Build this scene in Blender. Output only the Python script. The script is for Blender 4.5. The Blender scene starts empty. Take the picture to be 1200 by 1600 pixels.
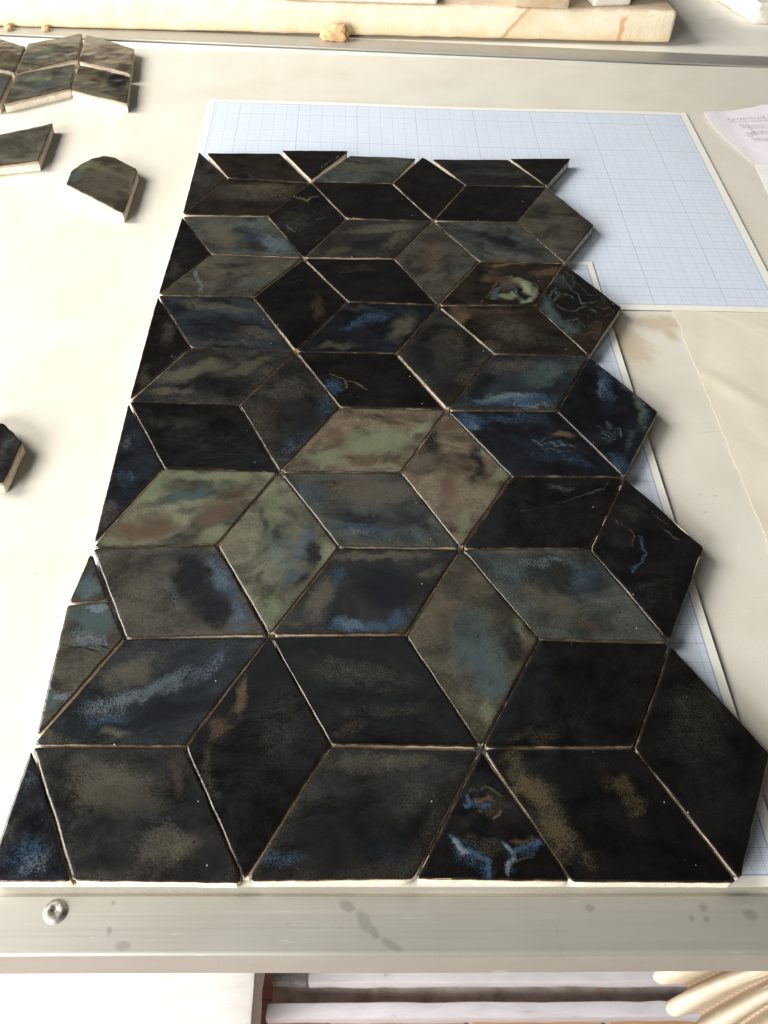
import bpy, bmesh, math, random
import numpy as np
from mathutils import Vector, Matrix, noise

random.seed(7)
rng = np.random.default_rng(7)
SC = bpy.context.scene
COL = SC.collection
RAD = math.radians

# ------------------------------------------------------------------ camera, light, exposure
S = 0.058                                    # edge of one rhombus tile (m)
ZT = 0.0085                                  # height of the tile tops above the table
YAW, PITCH, ROLL = 0.0471465846, 0.829082446, 0.0484919043
CAM = np.array([2.13918482 * S, -1.86879075 * S, 5.31658615 * S + ZT])
FOC = 1350.63562                             # focal length in pixels of the 1200x1600 photograph


def cam_axes():
    cy, sy, cp, sp = math.cos(YAW), math.sin(YAW), math.cos(PITCH), math.sin(PITCH)
    f = np.array([sy * cp, cy * cp, -sp])
    r = np.array([cy, -sy, 0.0])
    u = np.cross(r, f)
    c, s = math.cos(ROLL), math.sin(ROLL)
    return c * r + s * u, -s * r + c * u, f


CR, CU, CF = cam_axes()


def at(px, py, z=ZT):
    """the point of the level plane z that the photograph shows at pixel (px, py)"""
    d = CF + CR * (px - 600) / FOC - CU * (py - 800) / FOC
    t = (z - CAM[2]) / d[2]
    return CAM + t * d


cam_data = bpy.data.cameras.new("camera")
cam = bpy.data.objects.new("camera", cam_data)
COL.objects.link(cam)
M = Matrix.Identity(4)
for i in range(3):
    M[i][0], M[i][1], M[i][2], M[i][3] = CR[i], CU[i], -CF[i], CAM[i]
cam.matrix_world = M
cam_data.sensor_fit = 'VERTICAL'
cam_data.sensor_height = 24.0
cam_data.lens = FOC / 1600 * 24.0
cam_data.clip_start = 0.01
cam_data.clip_end = 50
SC.camera = cam

world = bpy.data.worlds.new("World")
SC.world = world
world.use_nodes = True
bg = world.node_tree.nodes["Background"]
bg.inputs[0].default_value = (1.0, 0.95, 0.86, 1)
bg.inputs[1].default_value = 0.07



def area_lamp(name, loc, aim, sx, sy, power, colour, spread=180):
    lamp = bpy.data.lights.new(name, 'AREA')
    lamp.shape = 'RECTANGLE'
    lamp.size, lamp.size_y = sx, sy
    lamp.energy = power
    lamp.color = colour
    lamp.spread = RAD(spread)
    lo = bpy.data.objects.new(name, lamp)
    COL.objects.link(lo)
    lo.location = loc
    lo.rotation_euler = (Vector(aim) - Vector(loc)).to_track_quat('-Z', 'Y').to_euler()


# the studio's windows: one to the left, one low behind the photographer's left shoulder
area_lamp("window_light", (-1.30, 0.55, 1.0), (0.15, 0.85, 0.0), 0.95, 0.95, 27, (1.0, 0.96, 0.90), 110)
area_lamp("window_light", (-0.74, -0.66, 0.37), (-0.05, 0.30, -0.05), 0.75, 0.55, 40, (1.0, 0.97, 0.925))
area_lamp("sheen_light", (0.02, 0.95, 1.20), (0.12, 0.15, 0.0), 0.9, 0.55, 0.48, (0.80, 0.93, 1.0))  # added unseen overhead light, gives the glaze a soft cool sheen

SC.view_settings.view_transform = 'Standard'
SC.view_settings.look = 'None'
SC.view_settings.exposure = 0.0
SC.view_settings.gamma = 1.0


# ------------------------------------------------------------------ node helpers
class NT:
    def __init__(self, name):
        self.mat = bpy.data.materials.new(name)
        self.mat.use_nodes = True
        self.t = self.mat.node_tree
        self.t.nodes.clear()
        self.out = self.t.nodes.new('ShaderNodeOutputMaterial')
        self.p = self.t.nodes.new('ShaderNodeBsdfPrincipled')
        self.t.links.new(self.p.outputs[0], self.out.inputs[0])

    def n(self, typ, **kw):
        nd = self.t.nodes.new('ShaderNode' + typ)
        for k, v in kw.items():
            setattr(nd, k, v)
        return nd

    def link(self, a, b):
        if isinstance(a, (int, float)):
            b.default_value = a
        elif isinstance(a, tuple):
            b.default_value = a if len(a) == 4 or b.type == 'VECTOR' else (*a, 1)
        else:
            self.t.links.new(a, b)

    def math(self, op, a, b=0.0, c=0.0, clamp=False):
        nd = self.n('Math', operation=op, use_clamp=clamp)
        self.link(a, nd.inputs[0]); self.link(b, nd.inputs[1]); self.link(c, nd.inputs[2])
        return nd.outputs[0]

    def mix(self, f, a, b, blend='MIX'):
        nd = self.n('Mix', data_type='RGBA', blend_type=blend)
        self.link(f, nd.inputs[0]); self.link(a, nd.inputs[6]); self.link(b, nd.inputs[7])
        return nd.outputs[2]

    def step(self, v, lo, hi, a=0.0, b=1.0):
        nd = self.n('MapRange', interpolation_type='SMOOTHSTEP')
        self.link(v, nd.inputs[0])
        for i, q in enumerate((lo, hi, a, b)):
            self.link(q, nd.inputs[i + 1])
        return nd.outputs[0]

    def noise(self, vec, scale, detail=4.0, rough=0.55, dist=0.0, w=None):
        nd = self.n('TexNoise', noise_dimensions='4D' if w is not None else '3D')
        self.link(vec, nd.inputs['Vector'])
        if w is not None:
            self.link(w, nd.inputs['W'])
        nd.inputs['Scale'].default_value = scale
        nd.inputs['Detail'].default_value = detail
        nd.inputs['Roughness'].default_value = rough
        nd.inputs['Distortion'].default_value = dist
        return nd.outputs[0]

    def scale(self, vec, s, rot=(0, 0, 0), loc=(0, 0, 0)):
        nd = self.n('Mapping')
        self.link(vec, nd.inputs[0])
        nd.inputs['Location'].default_value = loc
        nd.inputs['Rotation'].default_value = rot
        nd.inputs['Scale'].default_value = s
        return nd.outputs[0]

    def obj(self):
        return self.n('TexCoord').outputs['Object']

    def pos(self):
        return self.n('NewGeometry').outputs['Position']

    def xyz(self, vec):
        nd = self.n('SeparateXYZ')
        self.link(vec, nd.inputs[0])
        return nd.outputs

    def bump(self, h, strength, dist=0.001, normal=None):
        nd = self.n('Bump')
        nd.inputs['Strength'].default_value = strength
        nd.inputs['Distance'].default_value = dist
        self.link(h, nd.inputs['Height'])
        if normal is not None:
            self.link(normal, nd.inputs['Normal'])
        return nd.outputs[0]

    def set(self, **kw):
        for k, v in kw.items():
            self.link(v, self.p.inputs[k.replace('_', ' ')])


def spots(m, vec, lst, soft=0.35, nscale=220, namp=0.5):
    """mask of hand-placed stains: lst of (x, y, rx, ry, angle) in metres in the plane of vec"""
    x, y, _ = m.xyz(vec)
    nz = m.math('MULTIPLY_ADD', m.noise(vec, nscale, 3), namp, -namp / 2)
    tot = None
    for (cx, cy, rx, ry, a) in lst:
        dx = m.math('SUBTRACT', x, cx); dy = m.math('SUBTRACT', y, cy)
        c, s = math.cos(a), math.sin(a)
        u = m.math('MULTIPLY', m.math('ADD', m.math('MULTIPLY', dx, c), m.math('MULTIPLY', dy, s)), 1 / rx)
        v = m.math('MULTIPLY', m.math('ADD', m.math('MULTIPLY', dx, -s), m.math('MULTIPLY', dy, c)), 1 / ry)
        d = m.math('SQRT', m.math('ADD', m.math('MULTIPLY', u, u), m.math('MULTIPLY', v, v)))
        k = m.step(m.math('ADD', d, nz), 1 - soft, 1 + soft, 1.0, 0.0)
        tot = k if tot is None else m.math('MAXIMUM', tot, k)
    return tot


# ------------------------------------------------------------------ materials
def mat_glaze():
    m = NT("glaze")
    o = m.obj()
    info = m.n('ObjectInfo')
    w = m.math('MULTIPLY', info.outputs['Random'], 37.0)
    a = m.n('Attribute', attribute_name='glaze_a')
    b = m.n('Attribute', attribute_name='glaze_b')
    e = m.n('Attribute', attribute_name='glaze_edge')
    sa = m.n('SeparateColor'); m.link(a.outputs['Color'], sa.inputs[0])
    sb = m.n('SeparateColor'); m.link(b.outputs['Color'], sb.inputs[0])
    big = m.noise(m.scale(o, (1.0, 1.5, 1.0), (0, 0, 0.9)), 34, 3.5, 0.55, 1.1, w)
    mid = m.noise(o, 190, 6, 0.68, 0.5, m.math('ADD', w, 5.0))
    fine = m.noise(o, 1600, 2, 0.7, 0.0, m.math('ADD', w, 9.0))
    grain = m.math('ADD', m.math('MULTIPLY', mid, 0.55), m.math('MULTIPLY', m.step(fine, 0.34, 0.66), 0.34))
    gz = m.math('SUBTRACT', grain, 0.5)

    def eff(v, k, lo=0.06, hi=0.76):
        k *= 0.66
        amp = m.math('MULTIPLY', m.math('MINIMUM', m.math('MULTIPLY', v, 3.0), 1.0), k)
        return m.step(m.math('ADD', v, m.math('MULTIPLY', gz, amp)), lo, hi)
    # the cobalt-black base breaks in shade and density by itself
    base = info.outputs['Color']
    val = m.step(big, 0.30, 0.70, 0.40, 1.75)
    val = m.math('MULTIPLY', val, m.step(grain, 0.32, 0.68, 0.72, 1.3))
    hv = m.n('HueSaturation'); m.link(base, hv.inputs['Color']); m.link(val, hv.inputs['Value'])
    col = hv.outputs[0]
    col = m.mix(eff(a.outputs['Alpha'], 1.15), col, (0.060, 0.055, 0.041))            # olive haze
    col = m.mix(eff(sb.outputs[2], 1.6), col, (0.036, 0.055, 0.055))                  # teal
    col = m.mix(eff(sa.outputs[1], 0.9, 0.02, 1.05), col, (0.105, 0.122, 0.074))                  # celadon
    col = m.mix(eff(sa.outputs[2], 1.2), col, (0.060, 0.040, 0.026))                  # rust
    col = m.mix(eff(b.outputs['Alpha'], 1.4), col, (0.066, 0.050, 0.026))             # gold
    col = m.mix(eff(sa.outputs[0], 2.0), col, (0.024, 0.048, 0.082))                  # cobalt blue
    col = m.mix(eff(sb.outputs[0], 2.0), col, (0.085, 0.108, 0.124))                  # pale blue
    col = m.mix(eff(sb.outputs[1], 2.0), col, (0.0024, 0.0029, 0.0046))               # black
    # thin glaze breaks to buff over the rims
    en = m.math('ADD', e.outputs['Fac'], m.math('MULTIPLY', m.math('SUBTRACT', m.noise(o, 170, 4, 0.65, 0, w), 0.5), 0.7))
    col = m.mix(m.step(en, 0.40, 0.75, 0.0, 0.75), col, (0.016, 0.011, 0.007))
    gate = m.step(m.noise(o, 42, 3, 0.6, 0.5, m.math('ADD', w, 3.0)), 0.42, 0.62, 0.12, 1.0)
    col = m.mix(m.math('MULTIPLY', m.step(en, 0.78, 1.05, 0.0, 0.8), gate), col, (0.27, 0.20, 0.13))
    # pale pinhole specks painted in for sparkle glints, then dark pinholes
    vo = m.n('TexVoronoi', feature='F1'); vo.inputs['Scale'].default_value = 170
    m.link(m.scale(o, (1, 1, 1)), vo.inputs['Vector'])
    vs = m.n('SeparateColor'); m.link(vo.outputs['Color'], vs.inputs[0])
    pin_glint = m.math('MULTIPLY', m.step(vo.outputs['Distance'], 0.035, 0.06, 1, 0), m.math('GREATER_THAN', vs.outputs[0], 0.88))
    col = m.mix(m.math('MULTIPLY', pin_glint, 0.8), col, (0.45, 0.45, 0.42))
    pd = m.math('MULTIPLY', m.step(vo.outputs['Distance'], 0.07, 0.12, 1, 0), m.math('LESS_THAN', vs.outputs[1], 0.12))
    col = m.mix(m.math('MULTIPLY', pd, 0.85), col, (0.006, 0.006, 0.007))
    ro = m.step(mid, 0.3, 0.7, 0.12, 0.27)
    h = m.math('ADD', m.math('MULTIPLY', big, 1.0), m.math('MULTIPLY', fine, 0.05))
    h = m.math('ADD', h, m.math('MULTIPLY', mid, 0.18))
    m.set(Base_Color=col, Roughness=ro, Normal=m.bump(h, 0.35, 0.0012), IOR=1.5)
    return m.mat


def mat_bisque():
    m = NT("bisque")
    o = m.obj()
    n = m.noise(o, 260, 5, 0.6)
    col = m.mix(m.step(n, 0.35, 0.7), (0.74, 0.68, 0.57), (0.60, 0.53, 0.42))
    col = m.mix(m.step(m.noise(o, 900, 2), 0.68, 0.74), col, (0.30, 0.24, 0.17))
    z = m.xyz(o)[2]
    zz = m.math('ADD', z, m.math('MULTIPLY', m.math('SUBTRACT', m.noise(o, 160, 4, 0.65), 0.5), 0.0022))
    col = m.mix(m.step(zz, 0.0044, 0.0062, 0.0, 0.8), col, (0.27, 0.19, 0.12))     # iron from the glaze stains the upper edge
    m.set(Base_Color=col, Roughness=0.85, Normal=m.bump(m.noise(o, 700, 4), 0.5, 0.0006))
    return m.mat


def mat_table():
    m = NT("table_laminate")
    o = m.pos()
    fine = m.noise(o, 1400, 2, 0.6)
    big = m.noise(o, 14, 5, 0.6, 0.4)
    col = m.mix(m.step(big, 0.35, 0.68), (0.60, 0.58, 0.52), (0.55, 0.525, 0.455))
    col = m.mix(m.step(fine, 0.35, 0.7, 0.0, 0.35), col, (0.45, 0.425, 0.37))
    pts = [(at(1030, 505, 0)), (at(1045, 520, 0))]
    st = spots(m, o, [(pts[0][0], pts[0][1], 0.017, 0.008, 0.1), (pts[1][0], pts[1][1], 0.004, 0.009, 0.3),
                      (at(985, 540, 0)[0], at(985, 540, 0)[1], 0.012, 0.02, 0.2)], 0.6, 160, 1.0)
    col = m.mix(m.math('MULTIPLY', st, 0.55), col, (0.36, 0.27, 0.15))
    sp = spots(m, o, [(at(x, y, 0)[0], at(x, y, 0)[1], 0.0011, 0.0009, 0) for x, y in
                      ((57, 897), (1118, 775), (1095, 773), (1102, 800))], 0.3, 900, 0.4)
    col = m.mix(m.math('MULTIPLY', sp, 0.3), col, (0.30, 0.26, 0.2))
    dust = m.math('MULTIPLY', m.step(m.noise(o, 520, 3, 0.7), 0.66, 0.72), m.step(m.noise(o, 25, 3), 0.40, 0.60, 0, 0.8))
    col = m.mix(dust, col, (0.72, 0.69, 0.62))
    scratch = m.math('MULTIPLY', m.step(m.noise(m.scale(o, (25, 500, 60), (0, 0, 1.1)), 1, 2, 0.5), 0.70, 0.725, 0, 0.5), m.step(m.noise(o, 18, 2), 0.48, 0.6))
    col = m.mix(scratch, col, (0.40, 0.36, 0.29))
    smear = m.step(m.noise(m.scale(o, (1, 2.2, 1), (0, 0, -0.4)), 9, 6, 0.7, 1.0), 0.60, 0.72, 0, 0.30)
    col = m.mix(smear, col, (0.47, 0.44, 0.37))
    scuff = m.step(m.noise(m.scale(o, (30, 6, 1), (0, 0, 0.5)), 6, 5, 0.7), 0.62, 0.72, 0, 0.25)
    col = m.mix(scuff, col, (0.50, 0.46, 0.38))
    m.set(Base_Color=col, Roughness=m.step(fine, 0.3, 0.7, 0.5, 0.62), Normal=m.bump(fine, 0.12, 0.0004))
    m.p.inputs['Specular IOR Level'].default_value = 0.25
    return m.mat


def mat_metal():
    m = NT("brushed_aluminium")
    o = m.pos()
    br = m.noise(m.scale(o, (8, 900, 300)), 1, 4, 0.7)
    big = m.noise(o, 22, 4, 0.6)
    col = m.mix(m.step(br, 0.3, 0.7), (0.405, 0.395, 0.36), (0.42, 0.41, 0.375))
    col = m.mix(m.step(big, 0.4, 0.7, 0, 0.4), col, (0.36, 0.345, 0.30))
    P = lambda x, y, rx, ry, a=0.0: (at(x, y, 0)[0], at(x, y, 0)[1], rx, ry, a)
    st = spots(m, o, [P(172, 1456, .0009, .0013), P(178, 1413, .0008, .0009), P(193, 1479, .0025, .0015),
                      P(542, 1418, .0028, .0018, -.4), P(568, 1440, .0020, .0033, .5), P(584, 1458, .0014, .0026, .7),
                      P(612, 1478, .0038, .0012, -.5), P(1096, 1420, .0015, .0015), P(1102, 1438, .001, .001),
                      P(1079, 1437, .0008, .001), P(1171, 1431, .0024, .0019), P(920, 1420, .0016, .0012),
                      P(22, 1397, .0012, .0008)], 0.45, 330, 1.3)
    col = m.mix(m.math('MULTIPLY', st, 0.42), col, (0.17, 0.165, 0.15))
    scr = m.step(m.noise(m.scale(o, (60, 900, 60), (0, 0, 0.45)), 1, 2, 0.5), 0.70, 0.73, 0, 0.35)
    scr2 = m.math('MULTIPLY', scr, m.step(m.noise(o, 40, 2), 0.42, 0.55))
    col = m.mix(scr2, col, (0.72, 0.71, 0.68))
    vert = m.step(m.noise(m.scale(o, (700, 45, 60), (0, 0, -0.06)), 1, 2, 0.5), 0.69, 0.73, 0, 0.30)
    col = m.mix(m.math('MULTIPLY', vert, m.step(m.noise(o, 55, 2), 0.5, 0.62)), col, (0.22, 0.21, 0.19))
    grime = m.math('MULTIPLY', m.step(m.noise(o, 300, 5, 0.7), 0.60, 0.74), m.step(m.noise(o, 30, 3), 0.45, 0.65, 0, 0.45))
    col = m.mix(grime, col, (0.25, 0.235, 0.20))
    m.set(Base_Color=col, Metallic=0.55, Roughness=m.step(br, 0.3, 0.7, 0.42, 0.48), Normal=m.bump(br, 0.05, 0.0003))
    return m.mat


def mat_graph(w, h, margin, bold=0.05, off=(0.0, 0.0)):
    """printed millimetre paper: fine 1 mm, medium 5 mm, strong 10 mm and bold lines inside a white margin"""
    m = NT("graph_paper_print")
    o = m.n('Attribute', attribute_name='sheet_xy').outputs['Vector']
    x, y, _ = m.xyz(o)
    x0 = m.math('SUBTRACT', x, margin + off[0]); y0 = m.math('SUBTRACT', y, margin + off[1])

    def lines(v, step, wid):
        q = m.math('FRACT', m.math('ADD', m.math('MULTIPLY', v, 1 / step), 100.5))
        d = m.math('MULTIPLY', m.math('ABSOLUTE', m.math('SUBTRACT', q, 0.5)), step)
        return m.step(d, wid * 0.5, wid * 0.9, 1, 0)

    def both(step, wid):
        return m.math('MAXIMUM', lines(x0, step, wid), lines(y0, step, wid))
    col = m.mix(m.step(m.noise(o, 9, 4), 0.3, 0.7), (0.53, 0.60, 0.70), (0.56, 0.62, 0.715))
    blue = (0.22, 0.27, 0.35)
    col = m.mix(m.math('MULTIPLY', both(0.001, 0.00011), 0.46), col, blue)
    col = m.mix(m.math('MULTIPLY', both(0.005, 0.00014), 0.40), col, blue)
    col = m.mix(m.math('MULTIPLY', both(0.010, 0.00022), 0.45), col, blue)
    col = m.mix(m.math('MULTIPLY', both(bold, 0.00032), 0.60), col, (0.20, 0.25, 0.33))
    inx = m.math('MULTIPLY', m.math('GREATER_THAN', x, margin), m.math('LESS_THAN', x, w - margin))
    iny = m.math('MULTIPLY', m.math('GREATER_THAN', y, margin), m.math('LESS_THAN', y, h - margin))
    ins = m.math('MULTIPLY', inx, iny)
    col = m.mix(ins, (0.66, 0.655, 0.60), col)
    dx = m.math('MINIMUM', m.math('ABSOLUTE', m.math('SUBTRACT', x, margin)), m.math('ABSOLUTE', m.math('SUBTRACT', x, w - margin)))
    dy = m.math('MINIMUM', m.math('ABSOLUTE', m.math('SUBTRACT', y, margin)), m.math('ABSOLUTE', m.math('SUBTRACT', y, h - margin)))
    okx = m.math('MULTIPLY', m.math('GREATER_THAN', x, margin - 0.0004), m.math('LESS_THAN', x, w - margin + 0.0004))
    oky = m.math('MULTIPLY', m.math('GREATER_THAN', y, margin - 0.0004), m.math('LESS_THAN', y, h - margin + 0.0004))
    fr = m.math('MAXIMUM', m.math('MULTIPLY', m.step(dx, 0.0002, 0.0004, 1, 0), oky), m.math('MULTIPLY', m.step(dy, 0.0002, 0.0004, 1, 0), okx))
    col = m.mix(m.math('MULTIPLY', fr, 0.8), col, (0.18, 0.27, 0.40))
    m.set(Base_Color=col, Roughness=0.7, Normal=m.bump(m.noise(o, 30, 3), 0.2, 0.002))
    m.p.inputs['Specular IOR Level'].default_value = 0.2
    return m.mat


def mat_paper(name, c1, c2, sc=18):
    m = NT(name)
    o = m.obj()
    col = m.mix(m.step(m.noise(o, sc, 5, 0.6, 0.5), 0.35, 0.68), c1, c2)
    h = m.math('ADD', m.noise(o, 25, 3, 0.5, 1.0), m.math('MULTIPLY', m.noise(o, 900, 2), 0.06))
    m.set(Base_Color=col, Roughness=0.75, Normal=m.bump(h, 0.14, 0.003))
    m.p.inputs['Specular IOR Level'].default_value = 0.2
    return m.mat


def mat_plain(name, c1, c2, scale=40, rough=0.7, bump=0.3, bd=0.001, stain=None, sk=(0.62, 0.72), sscale=20, stretch=(1, 1, 1), groove=None):
    m = NT(name)
    o = m.scale(m.obj(), stretch)
    n = m.noise(o, scale, 6, 0.62, 0.3)
    col = m.mix(m.step(n, 0.35, 0.68), c1, c2)
    if stain:
        col = m.mix(m.step(m.noise(o, sscale, 6, 0.65, 0.6), sk[0], sk[1], 0, 0.8), col, stain)
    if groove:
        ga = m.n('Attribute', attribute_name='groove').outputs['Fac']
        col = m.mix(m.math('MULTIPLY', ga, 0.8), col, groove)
    m.set(Base_Color=col, Roughness=rough, Normal=m.bump(m.noise(o, scale * 6, 5, 0.65), bump, bd))
    return m.mat


def mat_plaster():
    m = NT("stained_plaster")
    o = m.obj()
    x, y, z = m.xyz(o)
    n = m.noise(o, 30, 6, 0.65, 0.4)
    col = m.mix(m.step(n, 0.35, 0.7), (0.72, 0.66, 0.52), (0.66, 0.57, 0.41))
    low = m.step(m.math('ADD', z, m.math('MULTIPLY', m.math('SUBTRACT', m.noise(o, 45, 5, 0.7), 0.5), 0.03)), -0.002, 0.014, 0.6, 0.0)
    col = m.mix(low, col, (0.62, 0.44, 0.22))
    top = m.step(m.math('ADD', z, m.math('MULTIPLY', m.math('SUBTRACT', m.noise(o, 70, 4, 0.7), 0.5), 0.012)), 0.0265, 0.029, 0.0, 0.8)
    col = m.mix(top, col, (0.55, 0.42, 0.29))
    # a run of slip down the face and a smear of red clay
    run = m.math('ADD', m.math('SUBTRACT', x, 0.262), m.math('MULTIPLY', z, -0.85))
    run = m.math('ADD', run, m.math('MULTIPLY', m.math('SUBTRACT', m.noise(o, 120, 4, 0.7), 0.5), 0.012))
    col = m.mix(m.step(m.math('ABSOLUTE', run), 0.0015, 0.0035, 0.75, 0.0), col, (0.44, 0.28, 0.14))
    side = m.math('MULTIPLY', m.step(run, 0.0, 0.004), m.step(run, 0.006, 0.03, 1.0, 0.0))
    side = m.math('MULTIPLY', side, m.step(z, 0.004, 0.02))
    col = m.mix(m.math('MULTIPLY', side, 0.6), col, (0.60, 0.44, 0.28))
    r2 = m.math('ADD', m.math('SUBTRACT', x, 0.382), m.math('MULTIPLY', m.math('SUBTRACT', m.noise(o, 70, 3), 0.5), 0.012))
    rm = m.math('MULTIPLY', m.step(m.math('ABSOLUTE', r2), 0.0018, 0.003, 1, 0), m.step(z, 0.021, 0.025, 1, 0))
    col = m.mix(m.math('MULTIPLY', rm, 0.75), col, (0.56, 0.27, 0.12))
    sp = m.step(m.noise(o, 380, 2), 0.70, 0.74, 0, 0.4)
    col = m.mix(sp, col, (0.40, 0.36, 0.26))
    m.set(Base_Color=col, Roughness=0.9, Normal=m.bump(m.noise(o, 180, 6, 0.7), 0.5, 0.0015))
    return m.mat


GLAZE, BISQUE, TABLE, METAL = mat_glaze(), mat_bisque(), mat_table(), mat_metal()
PLASTER = mat_plaster()


# ------------------------------------------------------------------ object helpers
def link(name, verts, faces, mat, parent=None, loc=(0, 0, 0), smooth=False):
    me = bpy.data.meshes.new(name)
    me.from_pydata([tuple(v) for v in verts], [], faces)
    me.materials.append(mat)
    if smooth:
        me.shade_smooth()
    o = bpy.data.objects.new(name, me)
    o.location = loc
    if parent:
        o.parent = parent
    COL.objects.link(o)
    return o


def tag(o, label=None, cat=None, group=None, kind=None):
    if label: o['label'] = label
    if cat: o['category'] = cat
    if group: o['group'] = group
    if kind: o['kind'] = kind
    return o


def empty(name, loc, label, cat, group=None):
    o = bpy.data.objects.new(name, None)
    o.empty_display_size = 0.01
    o.location = loc
    COL.objects.link(o)
    return tag(o, label, cat, group)


def box_bm(bm, x0, x1, y0, y1, z0, z1):
    vs = [bm.verts.new(v) for v in ((x0, y0, z0), (x1, y0, z0), (x1, y1, z0), (x0, y1, z0),
                                    (x0, y0, z1), (x1, y0, z1), (x1, y1, z1), (x0, y1, z1))]
    for f in ((3, 2, 1, 0), (4, 5, 6, 7), (0, 1, 5, 4), (1, 2, 6, 5), (2, 3, 7, 6), (3, 0, 4, 7)):
        bm.faces.new([vs[i] for i in f])


def box(name, x0, x1, y0, y1, z0, z1, mat, parent=None, bevel=0.0, seg=2, loc=(0, 0, 0), rough=0.0, cuts=0, rot=0.0):
    bm = bmesh.new()
    box_bm(bm, x0, x1, y0, y1, z0, z1)
    if bevel:
        bmesh.ops.bevel(bm, geom=bm.edges[:], offset=bevel, segments=seg, affect='EDGES', profile=0.6)
    if cuts:
        for _ in range(cuts):
            es = [e for e in bm.edges if e.calc_length() > 0.012]
            if not es:
                break
            bmesh.ops.subdivide_edges(bm, edges=es, cuts=1, use_grid_fill=True)
        bmesh.ops.triangulate(bm, faces=[f for f in bm.faces if len(f.verts) > 4])
    if rough:
        bm.normal_update()
        for v in bm.verts:
            q = v.co
            v.co = q + v.normal * rough * (noise.noise(q * 60) + 0.6 * noise.noise(q * 210))
    me = bpy.data.meshes.new(name)
    bm.to_mesh(me); bm.free()
    me.materials.append(mat)
    me.shade_smooth()
    me.set_sharp_from_angle(angle=RAD(40))
    o = bpy.data.objects.new(name, me)
    o.location = loc
    o.rotation_euler = (0, 0, rot)
    if parent:
        o.parent = parent
    COL.objects.link(o)
    return o


# ------------------------------------------------------------------ table
table = empty("work_table", (0.13, 0.4, 0.0), "off-white work table with a dull aluminium edge strip under the dark tile panel", "table")
TX0, TX1 = -0.75, 0.95
LT = (-0.13, -0.4, 0.0)                      # children are modelled in world coordinates
box("tabletop", TX0, TX1, -0.0208, 0.775, -0.0185, 0.0, TABLE, table, loc=LT)
# front aluminium angle: flat on the top, rounded over, down the front
bm = bmesh.new()
prof = [(-0.0027, 0.0000), (-0.0027, 0.0010), (-0.0030, 0.0012), (-0.0205, 0.0012)]
for i in range(7):
    a = i / 6 * math.pi / 2
    prof.append((-0.0205 - 0.0018 * math.sin(a), -0.0006 + 0.0018 * math.cos(a)))
prof += [(-0.0223, -0.0185), (-0.0215, -0.0190), (-0.0212, -0.0190), (-0.0212, -0.002), (-0.0204, 0.0003)]
xs = np.linspace(TX0, TX1, 60)
rows = [[bm.verts.new((x, y + 0.00012 * math.sin(x * 31), z)) for (y, z) in prof] for x in xs]
for i in range(len(xs) - 1):
    for j in range(len(prof) - 1):
        bm.faces.new((rows[i][j], rows[i + 1][j], rows[i + 1][j + 1], rows[i][j + 1]))
bmesh.ops.recalc_face_normals(bm, faces=bm.faces[:])
me = bpy.data.meshes.new("edge_strip"); bm.to_mesh(me); bm.free()
me.materials.append(METAL); me.shade_smooth(); me.set_sharp_from_angle(angle=RAD(25))
o = bpy.data.objects.new("edge_strip", me); o.parent = table; o.location = LT; COL.objects.link(o)
tag(o, "front aluminium edge strip with a screw")
# rear strip, laid a little askew
rs = box("edge_strip", -0.60, 0.62, 0.0, 0.026, 0.0, 0.0016, METAL, table, 0.0005, 2, loc=(-0.13 + 0.04, 0.7892 - 0.4, 0.0003))
rs.rotation_euler = (0, 0, -0.0315)
tag(rs, "rear aluminium strip below the plaster slab")
# countersunk screw
bm = bmesh.new()
c = at(86, 1423, 0.002)
rp = [(0.0, 0.0006), (0.0010, 0.0006), (0.0013, 0.0011), (0.0027, 0.0012), (0.0034, 0.0008), (0.0037, 0.0002), (0.0041, 0.0002), (0.0043, 0.0)]
ring = []
for r, z in rp:
    if r == 0:
        ring.append([bm.verts.new((c[0], c[1], 0.0012 + z))]); continue
    ring.append([bm.verts.new((c[0] + r * math.cos(t * math.pi / 14) * (1 + (0.25 * math.cos(t * math.pi / 14 * 4) if 0.0009 < r < 0.0014 else 0)),
                               c[1] + r * math.sin(t * math.pi / 14), 0.0012 + z)) for t in range(28)])
for k in range(28):
    bm.faces.new((ring[0][0], ring[1][k], ring[1][(k + 1) % 28]))
    for i in range(1, len(rp) - 1):
        bm.faces.new((ring[i][k], ring[i + 1][k], ring[i + 1][(k + 1) % 28], ring[i][(k + 1) % 28]))
me = bpy.data.meshes.new("screw"); bm.to_mesh(me); bm.free()
SCREW = mat_plain("worn_screw_steel", (0.34, 0.325, 0.30), (0.16, 0.15, 0.135), 500, 0.5, 0.3, 0.0004)
SCREW.node_tree.nodes['Principled BSDF'].inputs['Metallic'].default_value = 0.8
me.materials.append(SCREW); me.shade_smooth()
o = bpy.data.objects.new("screw", me); o.parent = table; o.location = LT; COL.objects.link(o)
for i, (lx, ly) in enumerate(((TX0 + 0.05, 0.03), (TX1 - 0.05, 0.03), (TX0 + 0.05, 0.72), (TX1 - 0.05, 0.72))):
    box("leg", lx - 0.025, lx + 0.025, ly - 0.025, ly + 0.025, -0.70, -0.0187, METAL, table, 0.003, loc=LT)

GREY = mat_plain("grey_table_paint", (0.74, 0.725, 0.655), (0.68, 0.665, 0.60), 30, 0.6, 0.12, 0.0008, (0.58, 0.565, 0.51), (0.6, 0.75))
rt = empty("grey_table", (0.3, 1.1, -0.001), "grey painted table pushed against the far edge of the white table", "table")
box("tabletop", -1.1, 0.9, -0.322, 0.5, -0.03, 0.0, GREY, rt)
for lx in (-1.0, 0.8):
    for ly in (-0.28, 0.45):
        box("leg", lx - 0.025, lx + 0.025, ly - 0.025, ly + 0.025, -0.699, -0.0302, GREY, rt)


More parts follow.
